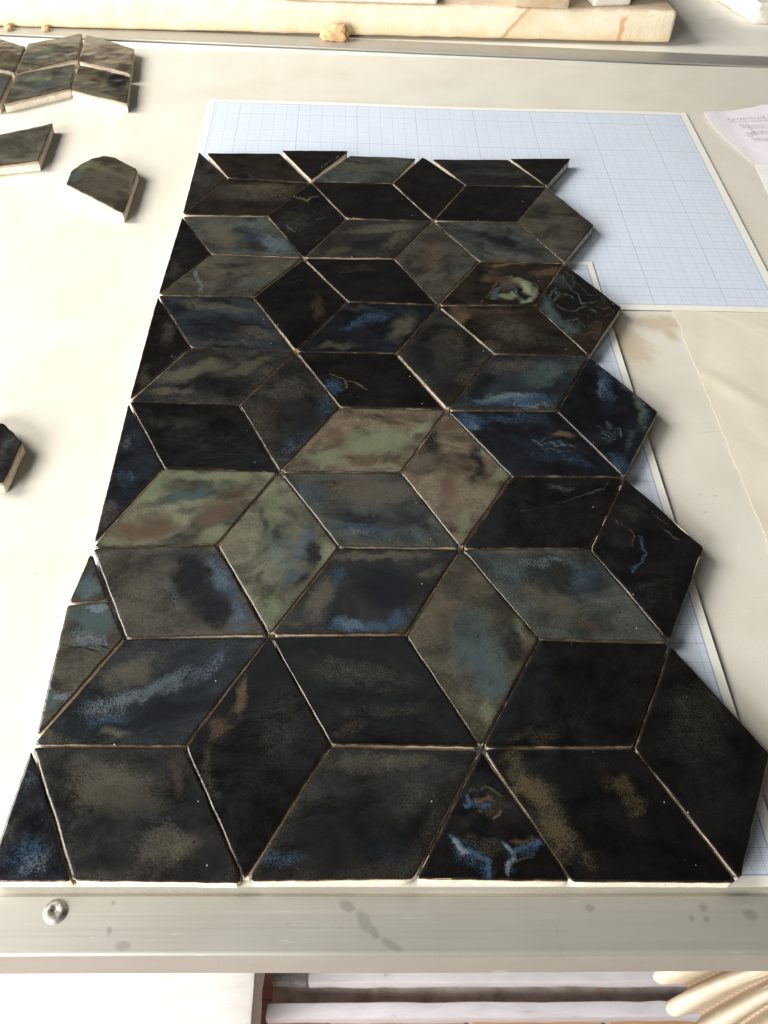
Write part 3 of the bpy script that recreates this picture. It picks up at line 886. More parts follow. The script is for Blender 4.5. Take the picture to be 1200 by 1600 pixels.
 (('D', 3, 2), 'k', [('O', 875, 760, 30, 7, 10, .35), ('L', 870, 758, 18, 5, 0, .22)], [('O', [(870, 785), (910, 775), (945, 765), (955, 758)], .0006, .5, .0002), ('O', [(820, 800), (860, 790), (880, 792)], .0007, .3, .0002)],
  "glossy black tile with faint grey wrinkles, before the navy tile with an orange spot", GR, {}),
 (('V', 0, 4), 'n', [('L', 200, 690, 10, 14, 0, .30), ('B', 200, 745, 18, 14, -20, .42), ('L', 206, 747, 6, 5, 0, .42), ('O', 165, 805, 20, 30, 20, .4), ('O', 172, 735, 10, 30, 15, .3)], [],
  "navy black left-edge half tile with a cream unglazed side beside the pale green tile", GL, {'inset': [.0007, .0003, .0004]}),
 # ---- fifth row
 (('D', 4, 0), 'k', [('O', 270, 660, 60, 12, 5, .22), ('L', 330, 690, 60, 20, 0, .12)], [],
  "plain matt black tile directly behind the pale green tile at the left edge", GR, {}),
 (('D', 4, 1), 't', [('G', 590, 690, 70, 24, -8, .85), ('G', 520, 715, 60, 14, 0, .75), ('G', 655, 670, 28, 10, -30, .8), ('R', 555, 717, 36, 10, 0, .65), ('R', 530, 680, 20, 20, -30, .5), ('K', 590, 651, 46, 5, 2, .48), ('K', 650, 650, 24, 3, 0, .28), ('K', 545, 717, 10, 4, 0, .38), ('K', 655, 700, 10, 30, 35, .2), ('G', 600, 728, 50, 5, 0, .7)], [],
  "brightest celadon green tile with brown borders, before the black tile with orange crack", GR, {}),
 (('V', 1.5, 5), 'c', [('B', 465, 690, 36, 20, -40, .36), ('L', 450, 700, 26, 14, -40, .16), ('R', 410, 650, 26, 34, 0, .30), ('O', 450, 610, 40, 26, 0, .36), ('B', 505, 640, 18, 26, 40, .32), ('K', 480, 660, 24, 34, 40, .45)], [],
  "dark charcoal diamond with a blue haze at its lower right, left of the celadon tile", GR, {}),
 (('D', 4, 2), 'n', [('B', 735, 660, 30, 14, 10, .62), ('L', 742, 665, 14, 8, 10, .40), ('B', 800, 655, 60, 8, 0, .40), ('R', 878, 680, 22, 7, 8, .85), ('Y', 880, 680, 14, 5, 8, .3), ('B', 845, 700, 60, 20, 20, .30), ('K', 790, 690, 40, 16, 15, .5), ('B', 900, 720, 50, 10, 20, .32)],
  [('L', [(836, 688), (846, 696), (862, 692), (874, 700), (888, 694), (900, 698)], .0012, .50, .0006), ('L', [(848, 702), (862, 700), (876, 707), (892, 703)], .0011, .42, .0006), ('L', [(866, 684), (852, 686), (844, 694)], .0010, .42, .0004), ('T', [(858, 696), (872, 692), (884, 698)], .0016, .5, .0005)],
  "navy blue tile with an orange-brown spot and grey squiggles", GR, {}),
 (('V', 4.5, 5), 'n', [('B', 945, 600, 14, 40, -8, .52), ('L', 940, 605, 8, 24, -8, .36), ('G', 1000, 635, 9, 42, 0, .34), ('T', 1000, 625, 12, 55, -12, .62), ('T', 975, 600, 34, 7, 40, .5), ('B', 965, 725, 22, 14, 25, .55), ('K', 925, 655, 24, 30, 0, .6), ('L', 952, 672, 16, 12, 20, .22), ('T', 985, 690, 10, 26, 22, .4), ('L', 932, 570, 8, 6, 0, .3)],
  [('L', [(936, 664), (944, 670), (942, 678), (952, 684)], .0011, .45, .0006), ('T', [(950, 660), (956, 668), (968, 670), (970, 680)], .0015, .6, .0006), ('T', [(940, 686), (950, 690), (960, 684)], .0013, .5, .0005)],
  "navy diamond with a light blue streak and greenish border, poking out third from front", GR, {}),
 # ---- sixth row
 (('D', 5, 0), 'c', [('O', 300, 580, 80, 14, -12, .60), ('O', 380, 575, 60, 12, -15, .50), ('K', 320, 590, 60, 7, -12, .40), ('O', 270, 610, 60, 7, -5, .5), ('K', 310, 606, 22, 5, 0, .55), ('O', 420, 590, 26, 20, -30, .36)], [],
  "dark olive grey streaky tile at the left edge, just behind the matt black tile", GR, {}),
 (('V', 0, 6), 'k', [('O', 225, 590, 12, 30, 20, .34), ('O', 262, 520, 16, 24, 0, .34), ('L', 272, 560, 5, 6, 0, .28)], [],
  "black left-edge half tile, third from the far end, beside the dark blue-grey streaky tile", GL, {'inset': [.0006, .0003, .0003]}),
 (('D', 5, 1), 'k', [('B', 520, 605, 20, 12, 35, .50), ('B', 528, 612, 8, 12, 30, .45)],
  [('Y', [(517, 585), (530, 592), (540, 596), (560, 603), (578, 610)], .0006, 1.0, .0003), ('R', [(537, 596), (539, 606)], .0013, 1.0, .0003), ('O', [(545, 615), (565, 622)], .0006, .5, .0002)],
  "glossy black tile with an orange branching crack and a chipped front edge", GR, {'inset': [.0006, .0003, .0003, .0007]}),
 (('V', 3, 6), 'c', [('O', 700, 540, 34, 40, 0, .36), ('K', 660, 560, 24, 24, 0, .5), ('O', 730, 590, 24, 20, 0, .35), ('K', 715, 610, 24, 16, 0, .5), ('B', 675, 575, 20, 26, 0, .14)], [],
  "blotchy charcoal diamond right of the black tile with the orange crack", GR, {}),
 (('D', 5, 2), 'u', [('B', 800, 624, 80, 9, 0, .70), ('L', 790, 620, 56, 8, -4, .55), ('L', 830, 632, 40, 4, 0, .40), ('T', 850, 585, 46, 20, -15, .62), ('O', 800, 572, 50, 14, 0, .42), ('G', 895, 575, 14, 10, -30, .24), ('K', 760, 600, 26, 9, -25, .5), ('K', 890, 610, 16, 16, -40, .35), ('T', 900, 560, 20, 8, 0, .4)], [],
  "grey tile fading to bright speckled blue along its front edge, right of the panel's middle", GR, {}),
 # ---- seventh row
 (('D', 6, 0), 'u', [('O', 340, 480, 70, 9, 6, .50), ('K', 320, 505, 42, 5, 5, .6), ('B', 370, 490, 60, 10, 6, .24), ('O', 400, 520, 44, 12, 10, .40), ('K', 380, 505, 50, 4, 8, .5), ('O', 360, 535, 60, 5, 0, .34), ('L', 330, 520, 20, 5, 0, .18)], [],
  "dark blue-grey streaky tile at the left edge, behind the olive streaky tile", GR, {}),
 (('V', 1.5, 7), 'k', [('R', 495, 480, 14, 26, 0, .32)], [],
  "very black diamond with a faint reddish tinge, left of a dark blue tile", GR, {}),
 (('D', 6, 1), 'n', [('B', 575, 500, 44, 10, -15, .50), ('K', 590, 520, 40, 9, -15, .55), ('O', 630, 510, 34, 20, -35, .50), ('O', 520, 540, 40, 7, -5, .42), ('B', 600, 486, 50, 5, 0, .30), ('O', 560, 482, 34, 4, 0, .3)], [],
  "dark tile with a blue sheen and olive right corner, centre column of the far half", GR, {}),
 (('D', 6, 2), 'b', [('R', 715, 495, 20, 24, 40, .60), ('Y', 720, 505, 14, 20, 40, .34), ('O', 800, 515, 60, 24, 10, .40), ('R', 770, 487, 70, 6, 0, .40), ('O', 760, 540, 30, 10, 0, .40), ('T', 860, 535, 40, 10, 0, .22)], [],
  "mottled brown tile with a lighter tan left side, before the lumpy green patch tile", GR, {}),
 (('V', 4.5, 7), 'b', [('T', 862, 488, 14, 40, -35, .62), ('T', 880, 440, 24, 12, 0, .4), ('K', 915, 450, 36, 20, 30, .5), ('R', 935, 520, 16, 20, 0, .32), ('T', 890, 515, 18, 14, 0, .5)],
  [('T', [(880, 432), (890, 452), (905, 460), (912, 475)], .0013, .80, .0005), ('L', [(868, 448), (880, 460), (898, 466)], .0007, .55, .0004), ('T', [(895, 440), (910, 448), (918, 462), (935, 460)], .0011, .70, .0005), ('T', [(925, 452), (938, 462), (945, 470)], .0010, .65, .0005),
   ('T', [(875, 480), (892, 487), (912, 480), (930, 488)], .0012, .75, .0005), ('T', [(905, 505), (918, 512), (930, 504), (948, 506)], .0010, .65, .0004), ('L', [(900, 490), (915, 492), (925, 500)], .0007, .45, .0004), ('T', [(930, 478), (948, 484), (958, 480)], .0009, .6, .0004),
   ('T', [(865, 470), (876, 462), (868, 452), (858, 462)], .0016, .7, .0004), ('O', [(912, 432), (930, 446), (952, 466)], .0012, .6, .0004), ('T', [(885, 425), (900, 434), (896, 446)], .0013, .7, .0004), ('O', [(900, 520), (915, 524), (925, 518)], .0012, .6, .0003),
   ('T', [(870, 500), (885, 503), (898, 498)], .0014, .7, .0004), ('T', [(908, 470), (922, 474), (934, 468)], .0012, .7, .0004), ('O', [(945, 494), (956, 490), (962, 484)], .0011, .6, .0003), ('K', [(884, 470), (900, 474)], .0018, .8, -.0004), ('K', [(915, 482), (930, 484)], .0016, .8, -.0004), ('K', [(880, 494), (896, 492)], .0016, .8, -.0004)],
  "wrinkled black-brown diamond with grey-green ridges poking out at the right, fourth from the front", GR, {'lump': .0009}),
 # ---- eighth row
 (('D', 7, 0), 'o', [('K', 370, 415, 44, 6, 0, .42), ('R', 340, 425, 34, 14, -20, .28), ('K', 350, 432, 30, 5, -10, .34), ('O', 420, 425, 34, 22, -30, .45), ('T', 400, 440, 40, 9, -10, .4)], [('L', [(303, 424), (311, 436), (314, 455)], .0026, .62, .0001)],
  "olive brown tile with one pale vertical stripe, at the left edge of the far half", GR, {}),
 (('V', 0, 8), 'k', [('B', 285, 385, 12, 18, 0, .16), ('O', 275, 420, 14, 22, 10, .28)], [],
  "black left-edge half tile, second from the far end, beside the tile fading to pale blue", GL, {}),
 (('D', 7, 1), 'k', [('O', 560, 420, 50, 6, 0, .22)], [],
  "plain black tile between the olive brown diamond and the very black diamond", GR, {}),
 (('V', 3, 8), 'o', [('R', 672, 400, 22, 30, 0, .42), ('K', 640, 412, 12, 10, 0, .48), ('K', 690, 370, 26, 8, 20, .32), ('T', 720, 415, 18, 26, -30, .34), ('K', 705, 440, 14, 14, 0, .3), ('G', 680, 460, 14, 14, 0, .24)], [],
  "olive brown upright diamond left of the tile with the lumpy green patch", GR, {}),
 (('D', 7, 2), 'b', [('R', 860, 425, 34, 9, 0, .60), ('R', 770, 432, 20, 12, -30, .45), ('Y', 785, 414, 34, 3.5, -3, .75), ('K', 740, 460, 30, 12, -20, .4), ('R', 792, 442, 20, 14, 0, .45), ('T', 788, 452, 26, 15, 0, .35)],
  [('T', [(772, 466), (778, 452), (790, 444), (800, 440)], .0040, .7, .0010), ('G', [(806, 436), (818, 446), (824, 456)], .0062, .95, .0022), ('G', [(822, 446), (834, 456), (830, 468)], .0058, .95, .0022),
   ('G', [(788, 464), (797, 466), (803, 460)], .0048, .95, .0018), ('G', [(817, 472), (832, 470)], .0034, .85, .0012), ('T', [(800, 450), (808, 464), (816, 468)], .0034, .8, .0010),
   ('K', [(808, 451), (812, 455)], .0024, .85, -.0012), ('K', [(822, 461), (828, 464)], .0020, .85, -.0012), ('K', [(794, 455), (800, 450), (806, 462)], .0014, .8, -.0008), ('K', [(780, 461), (786, 453)], .0014, .7, 0), ('K', [(812, 466), (816, 462)], .0014, .8, -.0006), ('K', [(792, 469), (796, 471)], .0012, .8, 0),
   ('R', [(752, 472), (764, 464), (770, 448), (784, 436), (800, 430), (820, 437), (838, 448), (843, 466)], .0008, .95, .0012), ('Y', [(800, 429), (820, 436), (840, 449)], .0005, .7, .0004)],
  "brown tile with a raised pale green lumpy glaze patch", GR, {'lump': .0003}),
 # ---- ninth row
 (('D', 8, 0), 's', [('O', 345, 365, 40, 22, 30, .65), ('L', 425, 380, 26, 16, 30, .45), ('B', 395, 370, 26, 9, 10, .42), ('K', 398, 368, 14, 5, 10, .40), ('L', 400, 350, 30, 5, 10, .28), ('K', 400, 388, 20, 3, 5, .40), ('T', 440, 385, 24, 12, 20, .6)], [],
  "olive grey tile fading to pale blue-grey on its right, near the far left corner", GR, {}),
 (('V', 1.5, 9), 'k', [('O', 460, 350, 30, 26, 0, .28), ('L', 490, 375, 26, 12, 0, .14)], [('G', [(458, 307), (470, 312), (478, 315), (486, 308), (499, 307)], .0012, .75, .0002), ('L', [(450, 352), (456, 358), (461, 363)], .0011, .6, .0003), ('L', [(495, 342), (506, 341)], .0010, .45, .0002), ('O', [(490, 330), (515, 342)], .0006, .5, .0002)],
  "black diamond with a pale zigzag scribble near its far tip", GR, {}),
 (('D', 8, 1), 'c', [('O', 600, 357, 70, 9, -5, .60), ('O', 530, 392, 30, 9, -20, .45), ('K', 570, 380, 50, 9, -10, .5), ('O', 620, 375, 34, 12, -35, .45), ('L', 590, 365, 40, 6, -10, .16)], [],
  "dark grey tile with an olive hazed far edge, right of the pale zigzag diamond", GR, {}),
 (('D', 8, 2), 's', [('L', 730, 358, 50, 5, 5, .22), ('K', 780, 375, 40, 12, 15, .70), ('B', 775, 372, 34, 8, 12, .28), ('K', 825, 395, 24, 7, 10, .45), ('O', 790, 402, 50, 6, 0, .45), ('O', 800, 355, 30, 6, 0, .45)], [],
  "blue-grey tile with a dark navy middle, near the far right corner", GR, {}),
 (('V', 4.5, 9), 'o', [('K', 850, 325, 22, 12, 20, .5), ('T', 835, 318, 18, 9, -30, .3), ('K', 865, 360, 22, 18, 0, .25), ('O', 890, 365, 26, 26, 0, .45)], [],
  "olive grey diamond poking out at the far right over the bare graph paper", GR, {}),
 # ---- tenth row
 (('D', 9, 0), 'b', [('Y', 410, 292, 55, 7, 0, .42), ('O', 400, 300, 80, 18, 0, .40), ('K', 340, 320, 34, 7, 0, .45), ('Y', 450, 295, 20, 8, -30, .3)], [],
  "golden olive-brown tile at the far left corner", GR, {}),
 (('V', 0, 10), 'c', [('O', 315, 280, 18, 26, 0, .34), ('R', 320, 265, 12, 16, 0, .2)], [],
  "farthest left-edge half tile, charcoal brown, at the far left corner", GL, {}),
 (('D', 9, 1), 'k', [('L', 600, 300, 20, 5, 0, .12)], [],
  "plain black tile touching the pale zigzag diamond's upper right side", GR, {}),
 (('V', 3, 10), 'k', [('L', 630, 268, 4, 4, 0, .3)], [],
  "black upright diamond reaching the middle of the panel's far edge", GR, {'inset': [.0004, .0004, .0007, .0007]}),
 (('D', 9, 2), 'k', [], [],
  "plain black tile left of the farthest olive grey diamond at the right", GR, {}),
 # ---- far row
 (('D', 10, 0), 'b', [('K', 400, 270, 60, 8, 0, .3), ('O', 420, 262, 34, 7, 10, .18), ('L', 390, 274, 14, 2.5, 20, .25)], [],
  "dark brown tile at the far edge, second from the left", GR, {'poly': [(485, 284), (356, 278), (321, 239), (438, 239)], 'inset': [.0004, .0007, .0005, .0006]}),
 (('V', 1.5, 11), 'k', [], [('L', [(499, 262), (503, 259)], .0010, .6, .0002), ('L', [(507, 258), (511, 255)], .0010, .6, .0002), ('L', [(515, 254), (519, 250)], .0010, .5, .0002), ('L', [(523, 250), (528, 244)], .0010, .5, .0002)],
  "black triangle with a row of pale scratches at the panel's far edge", GH, {'poly': [(439, 234), (486, 281), (546, 236)]}),
 (('D', 10, 1), 's', [('O', 570, 262, 60, 9, 0, .50), ('K', 590, 262, 40, 5, 0, .28), ('O', 620, 256, 26, 7, 0, .4)], [],
  "grey-green tile at the far edge, right of the scratched black triangle", GR, {'poly': [(487, 284), (612, 286), (652, 246), (547, 242)]}),
 (('D', 10, 2), 'c', [('L', 760, 268, 40, 7, 5, .20), ('K', 720, 262, 30, 6, 0, .4), ('O', 790, 272, 44, 7, 5, .26)], [],
  "dark charcoal tile at the far edge, left of the triangle at the far right tip", GR, {'poly': [(855, 291), (728, 289), (674, 248), (794, 249)]}),
 (('V', 4.5, 11), 'k', [], [],
  "plain black triangle with a white unglazed side at the panel's far right tip", GH, {'poly': [(796, 247), (854, 290), (893, 247)]}),
]
TABLE_TILES = []
si = 1
for (key, base, blobs, strokes, label, group, opt) in SPEC:
    si += 1
    opt = dict(opt)
    if key == ('V', 0, 2):
        # this half tile is snapped in two
        a, b, c = [at(*q)[:2] for q in (PTS[(0., 1.)], PTS[(.5, 2.)], PTS[(0., 3.)])]
        q1, q2 = at(104, 944)[:2], at(171, 938)[:2]
        make_tile("half_tile", [q1, q2, c], 'o',
                  [('T', 138, 915, 22, 24, 0, .8), ('L', 140, 918, 20, 22, 0, .28), ('K', 135, 880, 12, 10, 0, .5)], [],
                  "small snapped-off tip of a left-edge half tile with a pale grey tongue of glaze", GL, [.00035, .0006, .0006], seed=si, n=96)
        make_tile("half_tile", [a, b, q2, q1], 'o',
                  [('T', 145, 965, 36, 30, 0, .85), ('L', 150, 948, 24, 6, 0, .75), ('L', 135, 1000, 34, 16, 15, .45), ('B', 140, 1006, 16, 6, 10, .3), ('T', 85, 1090, 24, 26, 0, .7), ('L', 106, 1082, 12, 7, -20, .6), ('L', 70, 1110, 12, 10, 0, .3), ('K', 110, 1030, 34, 9, 0, .34), ('T', 60, 1140, 10, 14, 0, .5)],
                  [('K', [(100, 1008), (125, 1010), (150, 1018)], .0007, .8, -.0003), ('K', [(155, 1010), (172, 1018)], .0009, .9, -.0003), ('K', [(70, 1076), (100, 1078), (120, 1072)], .0006, .7, -.0003)],
                  "longer piece of a snapped left-edge half tile with grey-blue drip lines", GL, [.0009, .0006, .00035, .0005], seed=si + 200, wob=.0003)
        continue
    if group != GR: opt.setdefault('radius', .0006)
    px = opt.pop('poly', None) or key_corners(*key)
    poly = [at(*q)[:2] for q in px]
    nm = "rhombus_tile" if group == GR else "half_tile"
    make_tile(nm, poly, base, blobs, strokes, label, group, seed=si, **opt)

# loose tiles lying on the table
GS = "loose tiles lying on the table beside the panel"
ZS = 0.0080


def loose(poly, base, blobs, label, strokes=(), group=GS, **kw):
    global si
    si += 1
    P = [at(x, y, ZS)[:2] for x, y in poly]
    make_tile("loose_tile", P, base, blobs, strokes, label, group, z0=0.0002, zt=ZS, seed=si, rim=0.72, wob=0.0005, lump=0.0006, gain=1.75, **kw)  # gain puts the loose tiles' stronger grazing reflection into their base colour


loose([(102, 288), (109, 268), (122, 257), (142, 247), (162, 242), (180, 245), (213, 262), (216, 268), (193, 335)], 'w',
      [('G', 128, 256, 18, 6, -20, .55), ('T', 118, 275, 12, 14, 0, .6), ('R', 165, 290, 30, 24, 0, .2), ('O', 160, 285, 44, 34, 0, .5), ('K', 190, 300, 8, 24, 20, .25)],
      "round-backed brown-green loose tile lying alone left of the panel's far corner", inset=[.0003] * 9, radius=.002)
loose([(-22, 214), (84, 191), (61, 252), (-30, 262)], 'o',
      [('G', 10, 240, 20, 12, 0, .35), ('K', 20, 215, 26, 7, -10, .4), ('R', 60, 210, 20, 14, 0, .25), ('K', 40, 240, 22, 7, -20, .3)],
      "wedge-ended dark olive loose tile cut by the left border below the cluster of six", inset=[.0003] * 4)
loose([(-40, 650), (6, 660), (36, 689), (6, 756), (-50, 756)], 'c',
      [('L', 10, 690, 14, 10, -30, .3), ('K', 18, 705, 10, 12, 0, .5)],
      "dark loose tile corner cut by the left border, alone near the panel's middle", inset=[.0003] * 5, radius=.002)
cl = "tiles of the loose cluster in the far left corner"
loose([(43, 68), (129, 52), (121, 91), (23, 113)], 'w', [('G', 75, 80, 26, 8, -15, .42), ('K', 100, 72, 22, 4, -10, .55), ('R', 105, 62, 20, 6, -10, .4), ('K', 70, 98, 22, 4, -12, .35), ('T', 60, 85, 24, 9, -15, .5)],
      "green-streaked tile of the far left cluster, far row, left of the brown kite tile", group=cl, inset=[.0001] * 4)
loose([(134, 52), (210, 76), (204, 116), (122, 95)], 't', [('K', 175, 88, 26, 4, -8, .7), ('K', 195, 105, 16, 8, 0, .6), ('R', 160, 72, 40, 9, 15, .5), ('K', 150, 82, 18, 3, 0, .5)],
      "brown kite-shaped tile of the far left cluster, at its far right corner", group=cl, inset=[.0001] * 4)
loose([(24, 116), (118, 98), (110, 138), (4, 163)], 'o', [('G', 60, 122, 26, 6, -10, .72), ('T', 70, 130, 30, 7, -12, .6), ('K', 40, 130, 20, 5, -10, .45), ('K', 90, 112, 16, 6, -10, .45), ('L', 58, 128, 20, 4, -8, .35), ('K', 75, 140, 30, 3, -12, .5)],
      "tile with pale green spots in the near row of the far left cluster", group=cl, inset=[.0001] * 4)
loose([(122, 99), (204, 119), (199, 163), (110, 141)], 'w', [('K', 183, 125, 18, 16, 0, .85), ('R', 140, 115, 30, 12, 10, .4), ('Y', 147, 130, 16, 5, -20, .3), ('K', 160, 115, 14, 6, 0, .5)],
      "brown tile with a black smudge in the near right corner of the far left cluster", group=cl, inset=[.0001] * 4)
loose([(-60, 55), (2, 60), (40, 73), (21, 112), (-50, 100)], 'w', [('R', 5, 80, 30, 12, 20, .5), ('K', 20, 90, 14, 8, 0, .35)],
      "brown tile of the far left cluster, far row, cut by the left border", group=cl, inset=[.0001] * 5)
loose([(-50, 104), (20, 116), (-2, 163), (-70, 165)], 'o', [('T', 5, 130, 12, 16, 0, .5), ('K', 8, 120, 12, 6, 0, .4)],
      "dark green tile of the far left cluster, near row, cut by the left border", group=cl, inset=[.0001] * 4)

# ------------------------------------------------------------------ plaster slab and what stands behind
slab = box("plaster_slab", -0.75, 0.0, 0.0, 0.20, 0.0, 0.0295, PLASTER, None, 0.004, 3, rough=0.0006, cuts=6)
slab.location = (0.434, 0.818, 0.0022)
for v in slab.data.vertices:                 # model x measured from the left so the stains keep their places
    v.co.x += 0.0
slab.rotation_euler = (0, 0, 0.018)
tag(slab, "thick cream plaster slab with rusty clay stains across the far end of the table", "slab")
for v in slab.data.vertices:
    v.co.x += 0.434
slab.location.x = 0.0
CLAY = mat_plain("dry_clay", (0.60, 0.38, 0.20), (0.50, 0.30, 0.15), 90, 0.85, 0.5, 0.001)
bm = bmesh.new()
bmesh.ops.create_icosphere(bm, subdivisions=4, radius=1)
for v in bm.verts:
    q = v.co.copy()
    k = 1 + 0.28 * noise.noise(q * 1.7) + 0.16 * noise.noise(q * 5)
    v.co = Vector((q.x * 0.0145, q.y * 0.006, max(q.z, -0.4) * 0.0105)) * k
    v.co.z = max(v.co.z, -0.0042)
me = bpy.data.meshes.new("clay_lump"); bm.to_mesh(me); bm.free(); me.materials.append(CLAY); me.shade_smooth()
o = bpy.data.objects.new("clay_lump", me); COL.objects.link(o)
cp = at(525, 67, 0.0)
o.location = (cp[0], cp[1] + 0.002, 0.0062)
tag(o, "small brown lump of dry clay against the plaster slab's front face", "clay lump")
for (px, py, sz) in ((15, 50, .004), (73, 51, .0035)):
    bm = bmesh.new()
    bmesh.ops.create_icosphere(bm, subdivisions=3, radius=1)
    for v in bm.verts:
        q = v.co.copy()
        v.co = q * sz * (1 + 0.4 * noise.noise(q * 2 + Vector((px, 0, 0))))
        v.co.z = max(v.co.z, -sz * .5)
    me = bpy.data.meshes.new("clay_crumb"); bm.to_mesh(me); bm.free(); me.materials.append(CLAY); me.shade_smooth()
    o = bpy.data.objects.new("clay_crumb", me); COL.objects.link(o)
    cp = at(px, py, 0.0)
    o.location = (cp[0], cp[1] - .001, 0.0019 + sz * .5)
    tag(o, ("left" if px < 40 else "right") + " one of two tiny clay crumbs at the foot of the plaster slab's left end", "clay crumb", "clay crumbs below the slab")
PALE = mat_plain("pale_plaster", (0.72, 0.69, 0.63), (0.66, 0.62, 0.55), 50, 0.85, 0.3, 0.001)
zt_ = 0.0317
q = at(600, 6, zt_)
dish = box("plaster_tile", -0.10, 0.049, 0.0, 0.1, 0.0, 0.009, PALE, None, 0.004, 4, loc=(q[0] + 0.003, q[1], zt_), rot=0.01, rough=0.0003, cuts=3)
tag(dish, "white plaster tile with rounded corner lying on the slab at the top border", "plaster tile")
q = at(962, 10, zt_)
o = box("plaster_block", -0.024, 0.016, 0.0, 0.06, 0.0, 0.04, PALE, None, 0.003, 3, loc=(q[0], q[1], zt_), rot=0.2, rough=0.0004, cuts=3)
tag(o, "small white plaster block on the slab near its right end", "plaster block")
q = at(808, 11, zt_)
o = box("plaster_block", -0.003, 0.05, 0.0, 0.05, 0.0, 0.04, mat_plain("stained_block", (0.50, 0.40, 0.28), (0.42, 0.31, 0.2), 60, 0.85, 0.4, 0.001), None, 0.002, 2, loc=(q[0], q[1], zt_), rot=-0.05, rough=0.0004, cuts=2)
tag(o, "brown stained block on the slab, between the white tile and the white block", "block")
# ragged white lump at the right
bm = bmesh.new()
q = at(1215, 20, 0)
box_bm(bm, 0, 0.16, 0, 0.20, 0, 0.02)
for _ in range(5):
    bmesh.ops.subdivide_edges(bm, edges=[e for e in bm.edges if e.calc_length() > 0.009], cuts=1, use_grid_fill=True)
bm.normal_update()
for v in bm.verts:
    c = v.co
    sh = 0.055 * (c.y / 0.2)
    d = noise.noise(c * 45) * 0.010 + noise.noise(c * 150) * 0.0035
    v.co = c + v.normal * d * (0.35 if abs(v.normal.z) > 0.7 else 1) - Vector((sh, 0, 0))
    v.co.z = max(v.co.z, 0.0)
me = bpy.data.meshes.new("plaster_chunk"); bm.to_mesh(me); bm.free(); me.materials.append(PALE); me.shade_smooth()
o = bpy.data.objects.new("plaster_chunk", me); COL.objects.link(o)
q0 = at(1176, 36, 0.0)
o.location = (q0[0], q0[1], -0.0005)
tag(o, "ragged white plaster chunk on the grey table in the far right corner", "plaster chunk")

# ------------------------------------------------------------------ below the table's front edge
FZ = -0.70
FLOORM = mat_plain("pale_grout", (0.62, 0.56, 0.52), (0.54, 0.48, 0.44), 60, 0.85, 0.3, 0.002)
fl = link("floor", [(-2.5, -2.0, FZ), (2.5, -2.0, FZ), (2.5, 2.5, FZ), (-2.5, 2.5, FZ)], [(0, 1, 2, 3)], FLOORM)
tag(fl, kind='structure')
RED = mat_plain("red_floor_tile", (0.42, 0.20, 0.17), (0.50, 0.26, 0.22), 25, 0.5, 0.15, 0.001)
ORA = mat_plain("orange_floor_tile", (0.62, 0.38, 0.22), (0.55, 0.32, 0.18), 25, 0.5, 0.15, 0.001)
tiles_mesh = {}
for i in range(-3, 5):
    for j in range(-2, 2):
        m_ = ORA if (i * 7 + j * 3) % 4 in (1,) or (i in (0, 1, 2) and j == 0) else RED
        if i == -1 or i == 0 and j == 0: m_ = RED if i < 0 else ORA
        if m_.name not in tiles_mesh:
            bm = bmesh.new(); box_bm(bm, 0.0035, 0.139, 0.0035, 0.139, 0.0, 0.004)
            bmesh.ops.bevel(bm, geom=[e for e in bm.edges if e.verts[0].co.z > .003 and e.verts[1].co.z > .003], offset=0.0012, segments=1, affect='EDGES')
            me = bpy.data.meshes.new("floor_tile"); bm.to_mesh(me); bm.free(); me.materials.append(m_)
            tiles_mesh[m_.name] = me
        t = bpy.data.objects.new("floor_tile", tiles_mesh[m_.name])
        t.location = (0.2475 + 0.1425 * (i - 1), -0.02 + 0.1425 * j, FZ)
        t.parent = fl
        t.location = (0.2475 + 0.1425 * (i - 1), -0.02 + 0.1425 * j, FZ + 0.001)
        COL.objects.link(t)
WPAINT = mat_plain("white_paint", (0.82, 0.80, 0.79), (0.76, 0.74, 0.73), 50, 0.7, 0.12, 0.0012, (0.42, 0.39, 0.36), (0.70, 0.76), 60, (1, 3, 3))
GPAINT = mat_plain("grey_white_paint", (0.70, 0.68, 0.72), (0.62, 0.60, 0.64), 60, 0.7, 0.2, 0.0015, (0.34, 0.32, 0.33), (0.66, 0.72), 60, (0.5, 2, 2))
WOODB = mat_plain("bare_wood", (0.40, 0.29, 0.20), (0.30, 0.20, 0.13), 40, 0.7, 0.3, 0.001, None, (0, 0), 0, (2, 40, 2))
DARKW = mat_plain("dark_wood", (0.10, 0.05, 0.035), (0.07, 0.035, 0.025), 40, 0.6, 0.3, 0.001)
bench = empty("bench", (-0.17, 0.10, FZ), "white painted wooden bench end below the table's front left corner", "bench")
box("seat", -0.35, 0.233, -0.098, 0.10, 0.335, 0.40, WPAINT, bench, 0.004, 2, rough=0.0012, cuts=5)
for lx in (-0.3, 0.16):
    box("leg", lx - 0.03, lx + 0.03, -0.05, 0.05, 0.0, 0.334, WPAINT, bench, 0.003)
sh = empty("pallet", (0.30, 0.15, FZ), "low white and grey painted pallet of boards on the floor under the table", "pallet")
